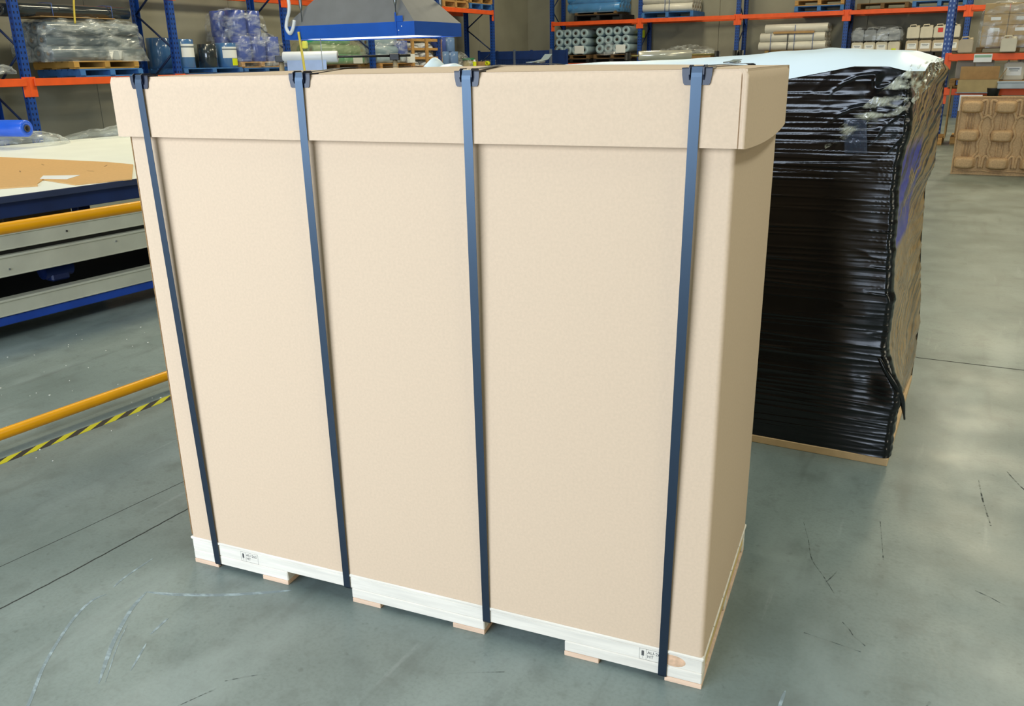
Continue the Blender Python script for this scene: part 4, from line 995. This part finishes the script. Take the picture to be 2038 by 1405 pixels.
for j in range(2):
    for k in range(4):
        jerry('wrapped can in the left block, %s tier, %s' % (('lower', 'upper')[j], ords[k]), at('B', 8.62 + k * .288, .18, zz + j * .285), rzB, .275, .30, .30 if j == 0 else .31, JERRY if j == 0 else JERRY_G, 'wrapped grey and white cans', 'yellow' if (j == 0 and k == 3) else ('white' if j == 0 else None))
        jerry('tan can in the right block, %s tier, %s' % (('lower', 'upper')[j], ords[k]), at('B', 9.90 + k * .30, .18, zz + j * .315), rzB, .285, .30, .32, JERRY_T if j == 0 else JERRY, 'tan cans with white labels', 'white' if j == 0 else ('red' if k == 2 else None))
        for r_ in (1,):
            jerry('wrapped can in the second row of left block, %s tier, %s' % (('lower', 'upper')[j], ords[k]), at('B', 8.62 + k * .288, .52, zz + j * .285), rzB, .275, .30, .30 if j == 0 else .31, JERRY if j == 0 else JERRY_G, 'wrapped grey and white cans')
wrap('plastic_sheet', 'clear plastic over the upper tier of grey cans', at('B', 9.05, .36, zz + .27), rzB, 1.24, .80, .36, PLAST_L, 51, 5, .02)

# ---- nearer rack at the right --------------------------------------------------------------
pallet('C', 1.05, .06, zC, 1.2, .8, .10, PWOOD_D, 'dark pallet under the wrapped cartons at the right edge', 'pallets on the nearer rack')
zz = zC + .101
for j in range(4):
    for k in range(3):
        carton('carton', 'brown carton in the wrapped pile at right edge, %s layer, %s' % (('bottom', 'second', 'third', 'top')[j], ('left', 'middle', 'right')[k]), at('C', .68 + k * .37, .34, zz + j * .17 + .0005 * j), rzof('C'), .36, .48, .168, mat('carton_pale', '#b39a72', .75, var=.1), 'wrapped cartons on the nearer rack', j in (1, 2), True)
wrap('plastic_sheet', 'clear stretch plastic round the carton pile at the right edge', at('C', 1.05, .36, zz - .02), rzof('C'), 1.2, .60, .735, PLAST_L, 61, 6, .02)
jerry('empty natural can standing left on the orange beam level of the nearer rack', at('C', .29, .05, zC + .02), rzof('C'), .22, .2, .25, JERRY_T, 'cans on the nearer rack')
jerry('pale grey can standing right on the orange beam level of the nearer rack', at('C', .92, -.12 + .08, zC + .02), rzof('C'), .23, .16, .25, JERRY, 'cans on the nearer rack')
tag(part('shelf_board', MB().box(-1.25, 1.25, -.46, .46, 0, .019, .002), PWOOD_D, None, tuple(at('C', 1.35, .42, zC)), (0, 0, rzof('C'))), 'shelf board on the upper beams of the nearer rack', 'shelf board')
tag(part('beam_label', MB().box(-.135, .135, -.002, 0, -.13, .0).box(-.12, .12, -.003, -.002, -.06, -.02), WHITE_L, None, tuple(at('C', .575, -.048, zC - .005)), (0, 0, rzof('C'))), 'white and green label on the orange beam of the nearer rack', 'label')
part('print', MB().box(-.125, .125, -.0045, -.003, -.055, -.018), mat('label_green', '#8fb59e', .6), bpy.data.objects['beam_label'])
tag(part('shelf_board', MB().box(-1.25, 1.25, -.40, .46, 0, .019, .002), PWOOD_D, None, tuple(at('C', 1.35, .42, zC2)), (0, 0, rzof('C'))), 'shelf board on the lower beams of the nearer rack', 'shelf board')
pallet('C', 1.10, .06, zC2 + .02, .75, .7, .11, PWOOD, 'pale pallet under the labelled can at the right edge', 'pallets on the nearer rack')
jerry('white can with large printed label at the right edge below the orange beam', at('C', 1.06, .22, zC2 + .131), rzof('C'), .30, .26, .34, JERRY, 'cans on the nearer rack', 'white')
jerry('tan can behind the open carton, left one', at('C', .32, .42, zC2 + .16), rzof('C'), .28, .24, .36, JERRY_T, 'cans behind the open carton')
jerry('tan can behind the open carton, middle one', at('C', .62, .42, zC2 + .16), rzof('C'), .28, .24, .36, JERRY, 'cans behind the open carton')
pallet('C', .42, .24, zC2 + .02, .62, .6, .13, PWOOD, 'pale pallet under the cans behind the open carton', 'pallets on the nearer rack')
oc = thing('open_carton', 'open brown carton with one raised flap hanging over lower beam of nearer rack', 'carton', at('C', .56, -.16, .89), rzof('C'))
for nm, bx in (('front_wall', (-.30, .30, -.15, -.145, 0, .20)), ('back_wall', (-.30, .30, .145, .15, 0, .20)), ('side_wall', (-.30, -.295, -.145, .145, 0, .20)), ('side_wall', (.295, .30, -.145, .145, 0, .20)), ('bottom', (-.295, .295, -.145, .145, 0, .006))):
    part(nm, MB().box(*bx), mat('open_carton_board', '#a8946a', .75), oc)
part('flap', MB().box(-.29, .29, -.003, .003, 0, .21), CARD, oc, (0, .145, .2), (.12, 0, 0)); part('side_flap', MB().box(-.003, .003, -.14, .14, 0, .2), CARD_D, oc, (.297, 0, .2), (0, .5, 0))
part('ledge', MB().box(-.32, .32, -.16, .16, -.012, 0, .002), mat('ledge_steel', '#6f8494', .3, .7), oc)
part('bracket', MB().box(-.28, -.24, .14, .16, -.02, .19), BLUE_D, oc)
gb = thing('grey_tray', 'long pale grey tray lying across the lower beam at right edge', 'tray', at('C', 1.35, -.25, .95), rzof('C'))
part('body', MB().box(-.5, .5, -.12, .12, .0, .10, .008), mat('tray_grey', '#a9b4c0', .5), gb); part('rim', MB().box(-.51, .51, -.13, .13, .09, .115, .004), mat('tray_grey', '#a9b4c0'), gb)
tag(part('black_bucket', MB().lathe([(.001, 0), (.08, 0), (.1, .12), (.1, .13), (.085, .13), (.001, .02)], 18, 'z', (0, 0, 0), True, False), BLACKP, None, tuple(at('C', .80, -.28, .83)), (0, 0, rzof('C'))), 'small black bucket under the grey tray on nearer rack', 'bucket')
tag(part('tall_board', MB().box(-.012, .012, -.55, .45, 0, .86, .003), CARD_D, None, tuple(at('C', .15, .48, .12)), (0, 0, rzof('C') + .02)), 'brown board standing on edge against the nearer blue post', 'board')
pallet('C', .02, -.08, 0, .22, 1.0, .12, PWOOD, 'end of pale pallet on floor under the brown board by the blue post', 'pallets on the floor')
pallet('C', .62, .15, 0, .75, 1.0, .12, PWOOD, 'low pale pallet on floor behind the pressed fibre pallet', 'pallets on the floor')
tag(part('cardboard_sheet', MB().box(-.32, .32, -.01, .01, 0, .74, .002), CARD, None, tuple(at('C', .62, .24, .122)), (-.06, 0, rzof('C'))), 'tall brown cardboard sheet leaning behind the pressed fibre pallet', 'cardboard sheet')

# ---- pressed fibre pallet standing on edge
pw = thing('fibre_pallet', 'pressed wood fibre pallet standing on edge, nine nesting feet facing out', 'pallet', (2.749, 11.062, 0), -TH)
PWW, PWH = 1.10, .985
part('deck', MB().box(0, PWW, 0, .035, 0, PWH, .006), FIBRE, pw)
part('lip', MB().box(0, PWW, -.012, 0, 0, .02, .004).box(0, PWW, -.012, 0, PWH - .02, PWH, .004).box(0, .02, -.012, 0, .02, PWH - .02, .004), FIBRE, pw)
def foot():
    n = 20; mb = MB(); vs = []
    lv = [(0, 1.0), (.02, .97), (.07, .80), (.085, .72), (.088, .5), (.088, 0)]
    def f(u, t):
        i = t * (len(lv) - 1); k = min(int(i), len(lv) - 2); q = i - k
        d = lv[k][0] * (1 - q) + lv[k + 1][0] * q; s = lv[k][1] * (1 - q) + lv[k + 1][1] * q
        a = 2 * PI * u; cx = math.copysign(abs(math.cos(a)) ** .45, math.cos(a)); cz = math.copysign(abs(math.sin(a)) ** .45, math.sin(a))
        return (.125 * s * cx, -d * 1.25, .078 * s * cz)
    mb.grid(f, 28, 6, True, True); return mb.data('foot', FIBRE)
fm = foot()
FX = (.145, .525, .905); FZ = (.155, .50, .855)
for x in FX:
    for z in FZ: obj('foot', fm, pw, (x, 0, z))
def rib(pts, h=.016):
    return part('rib', MB().tube([(x, -.006, z) for x, z in pts], h * 1.15, 8), FIBRE, pw)
for x in FX:
    for za, zb in ((.225, .43), (.57, .785)):
        if x == FX[0]:
            for dx in (-.035, 0, .035): rib([(x + dx, za), (x + dx, zb)], .009)
        else: rib([(x - .03, zb - .0), (x - .03, za + .02), (x, za), (x + .03, za + .02), (x + .03, zb)], .009)
for i, x in enumerate((FX[0], FX[1])):
    xm = x + .19
    rib(smooth_pts([(x + .09, .80), (x + .13, .70), (x + .115, .60), (x + .145, .50), (x + .115, .40), (x + .13, .30), (x + .085, .22)], 5))
    rib(smooth_pts([(x + .29, .80), (x + .25, .70), (x + .265, .60), (x + .235, .50), (x + .265, .40), (x + .25, .30), (x + .295, .22)], 5))
    rib([(x + .13, .70), (x + .16, .735), (xm, .75), (x + .22, .735), (x + .25, .70)])
    rib(smooth_pts([(x + .10, .92), (x + .16, .93), (x + .165, .80), (x + .16, .75)], 4)); rib(smooth_pts([(x + .28, .92), (x + .215, .93), (x + .215, .80), (x + .22, .75)], 4))
    rib(smooth_pts([(x + .11, .10), (x + .12, .21), (x + .15, .245), (x + .175, .21), (x + .175, .09)], 4)); rib(smooth_pts([(x + .205, .09), (x + .21, .21), (x + .235, .245), (x + .265, .21), (x + .27, .10)], 4))
rib(smooth_pts([(.06, .06), (.2, .045), (.33, .06), (.5, .04), (.7, .055), (.9, .045), (1.06, .06)], 4), .008)
tag(part('white_card', MB().box(.03, .26, -.002, .002, .0, 1.0).box(.0, .03, -.002, .002, .80, 1.0), WHITE_L, None, tuple(Vector((2.735, 11.12, 0))), (0, 0, -TH)), 'white card standing behind the left edge of the fibre pallet', 'card')

# ------------------------------------------------------------------ extraction hood hanging over the work area
HR = -.1036; HM = Matrix.Rotation(HR, 3, 'Z')
HL = Vector((-4.556, 6.846, 1.785))
hood = thing('extraction_hood', 'blue-banded hanging extraction hood with grey sloping top', 'hood', HL, HR)
hw_, hd_2, hh = 1.80, .93, .142
part('band', MB().box(0, hw_, 0, .012, 0, hh, .002).box(0, hw_, hd_2 - .012, hd_2, 0, hh, .002).box(0, .012, .012, hd_2 - .012, 0, hh).box(hw_ - .012, hw_, .012, hd_2 - .012, 0, hh), HOODB, hood)
cx0, cx1, cy0, cy1, zt2 = .78, 1.12, .36, .60, .78
b4 = [(.004, .004, hh), (hw_ - .004, .004, hh), (hw_ - .004, hd_2 - .004, hh), (.004, hd_2 - .004, hh)]; t4 = [(cx0, cy0, zt2), (cx1, cy0, zt2), (cx1, cy1, zt2), (cx0, cy1, zt2)]
for k in range(4):
    l = (k + 1) % 4
    part('slope_panel', MB().add([b4[k], b4[l], t4[l], t4[k]] + [(x * .995 + .004, y * .995 + .003, z - .006) for x, y, z in (b4[k], b4[l], t4[l], t4[k])], [(0, 1, 2, 3), (7, 6, 5, 4), (0, 4, 5, 1), (1, 5, 6, 2), (2, 6, 7, 3), (3, 7, 4, 0)]), HOODG, hood)
part('duct', MB().cyl(.15, zt2 - .01, 6.2, 20, 'z', ((cx0 + cx1) / 2, (cy0 + cy1) / 2, 0)), HOODG, hood)
part('corner_bracket', MB().box(1.56, 1.578, -.012, 0, -.0, .235, .003).box(1.578, 1.66, -.006, 0, hh, .20, .002), HOODB, hood)
for x, z in ((1.60, .055), (1.64, .095)): part('screw', MB().cyl(.006, -.004, 0, 8, 'y', (x, -.001, z)), WHITE_L, hood)
part('lamp_panel', MB().box(.03, hw_ - .03, .03, hd_2 - .03, .012, .022), LAMP, hood, label='bright lamp panel inside the hood')
for x, y in ((1.55, .03), (1.55, hd_2 - .03), (.25, .03), (.25, hd_2 - .03)):
    c = part('hanger', MB().tube([(x, y, hh), (x, y, 6.2)], .006, 6), STEEL, hood)
    part('turnbuckle', MB().tube([(x, y, .30), (x, y, .34), (x, y, .42), (x, y, .46)], [.008, .018, .018, .008], 8), STEEL, c)
P = lambda x, y, z: HL + HM @ Vector((x, y, z))
cd = thing('white_conduit', 'looped white hose hanging beside the left corner of the hood', 'hose', P(.1, -.05, 0), HR)
part('hose', MB().tube(smooth_pts([(.02, .0, 2.5), (.0, 0, 1.2), (.035, 0, .55), (.055, 0, .34), (.0, 0, .20), (-.015, 0, .12), (.03, 0, .065), (.10, -.02, .12), (.13, -.02, .2)], 6), .019, 10), CABLE_W, cd)
cb = thing('yellow_cable', 'yellow cable hanging down below the left corner of the hood', 'cable', P(.26, .0, -.5), HR)
part('cord', MB().tube(smooth_pts([(-.03, -.02, .58), (0, -.02, .30), (.02, -.02, .10), (.10, -.02, -.30), (.2, 0, -1.2)], 6), .014, 8), CABLE_Y, cb)
part('plug', MB().box(.02, .08, -.045, .0, .40, .48, .01), mat('plug_yellow', '#e6e05a', .4), cb)
tag(part('yellow_cable', MB().tube(smooth_pts([(.05, 0, 3.0), (.06, 0, 1.2), (.05, 0, .55), (.0, 0, .25), (-.03, 0, .0)], 6), .014, 8), CABLE_Y, None, tuple(at('A', .83, -.12, 2.14)), (0, 0, rzA)), 'thin yellow cable hanging in front of the long black rolls', 'cable')
tag(part('pull_cord', MB().tube([(0, 0, 0), (.01, 0, -.6), (.05, 0, -1.78)], .005, 6), STEEL, None, tuple(P(.52, .0, -.002)), (0, 0, HR)), 'thin grey pull cord hanging beside the yellow cable', 'cord')

# ------------------------------------------------------------------ roll stands beyond the stack
def stand_frame(t, pts, m):
    for a, b in pts: part('leg', MB().tube([a, b], .028, 8), m, t)
ws = thing('roll_stand', 'roll stand carrying a spindle under the hood', 'roll stand', (-4.93, 7.94, 0), .395)
part('spindle', MB().tube([(-.45, 0, 1.605), (1.22, 0, 1.605)], .016, 10), BLACKP, ws)
stand_frame(ws, [((-.44, -.25, 0), (-.44, 0, 1.60)), ((-.44, .25, 0), (-.44, 0, 1.60)), ((1.02, -.25, 0), (1.02, 0, 1.60)), ((1.02, .25, 0), (1.02, 0, 1.60))], mat('stand_wood', '#a8987a', .7))
part('bearing', MB().box(-.50, -.39, -.06, .06, 1.55, 1.63, .006), BLACKP, ws); part('bearing', MB().box(.96, 1.08, -.06, .06, 1.55, 1.63, .006), BLACKP, ws)
part('tie_bar', MB().tube([(-.44, .2, .3), (1.02, .2, .3)], .02, 8), BLACKP, ws)
roll('foam_roll', 'white foam roll on the spindle stand under the hood', 'foam roll', (-4.985, 7.918, 1.535), .395, .071, .70, FILM_W, CORE, 'x', None, .24)
tag(part('foam_sheet', MB().grid(lambda u, t: (-.29 + .50 * u, -.055 - .015 * math.sin(t * 3) - .004, .0 - .9 * t), 10, 12), mat('foam_web', '#a9bce0', .6), None, (-4.985, 7.918, 1.60), (0, 0, .395)), 'white foam sheet hanging down from the foam roll', 'foam sheet')
ss = thing('roll_stand', 'stand carrying a spindle in front of back rack', 'roll stand', (-1.55, 12.81, 0), .40)
part('spindle', MB().tube([(-.62, 0, 1.565), (.9, 0, 1.565)], .014, 10), mat('brass_rod', '#9a8f5a', .4, .6), ss)
for x in (-.6, .86):
    part('post', MB().tube([(x, 0, 0), (x, 0, 1.56)], .03, 10), BLACKP, ss); part('foot_plate', MB().box(x - .15, x + .15, -.25, .25, 0, .02, .004), BLACKP, ss)
    part('cap', MB().cyl(.05, 1.50, 1.615, 16, 'z', (x, 0, 0)), BLACKP, ss)
roll('film_roll', 'shiny silver film roll on the stand before the back rack', 'film roll', (-1.545, 12.81, 1.493), .40, .072, .86, mat('silver_film', '#c9c6b8', .16, .35, var=.06), CORE_D, 'x', None, .3)
for i, (x, y) in enumerate(((-.49, 13.27), (-.41, 13.31))):
    t = thing('black_bollard', 'black capped post beyond the stack, %s of the pair' % ('left', 'right')[i], 'post', (x, y, 0), 0, 'black capped posts')
    part('post', MB().cyl(.03, .02, 1.52, 12), BLACKP, t); part('cap', MB().cyl(.045, 1.52, 1.62, 16), BLACKP, t); part('base', MB().cyl(.10, 0, .02, 16), BLACKP, t)
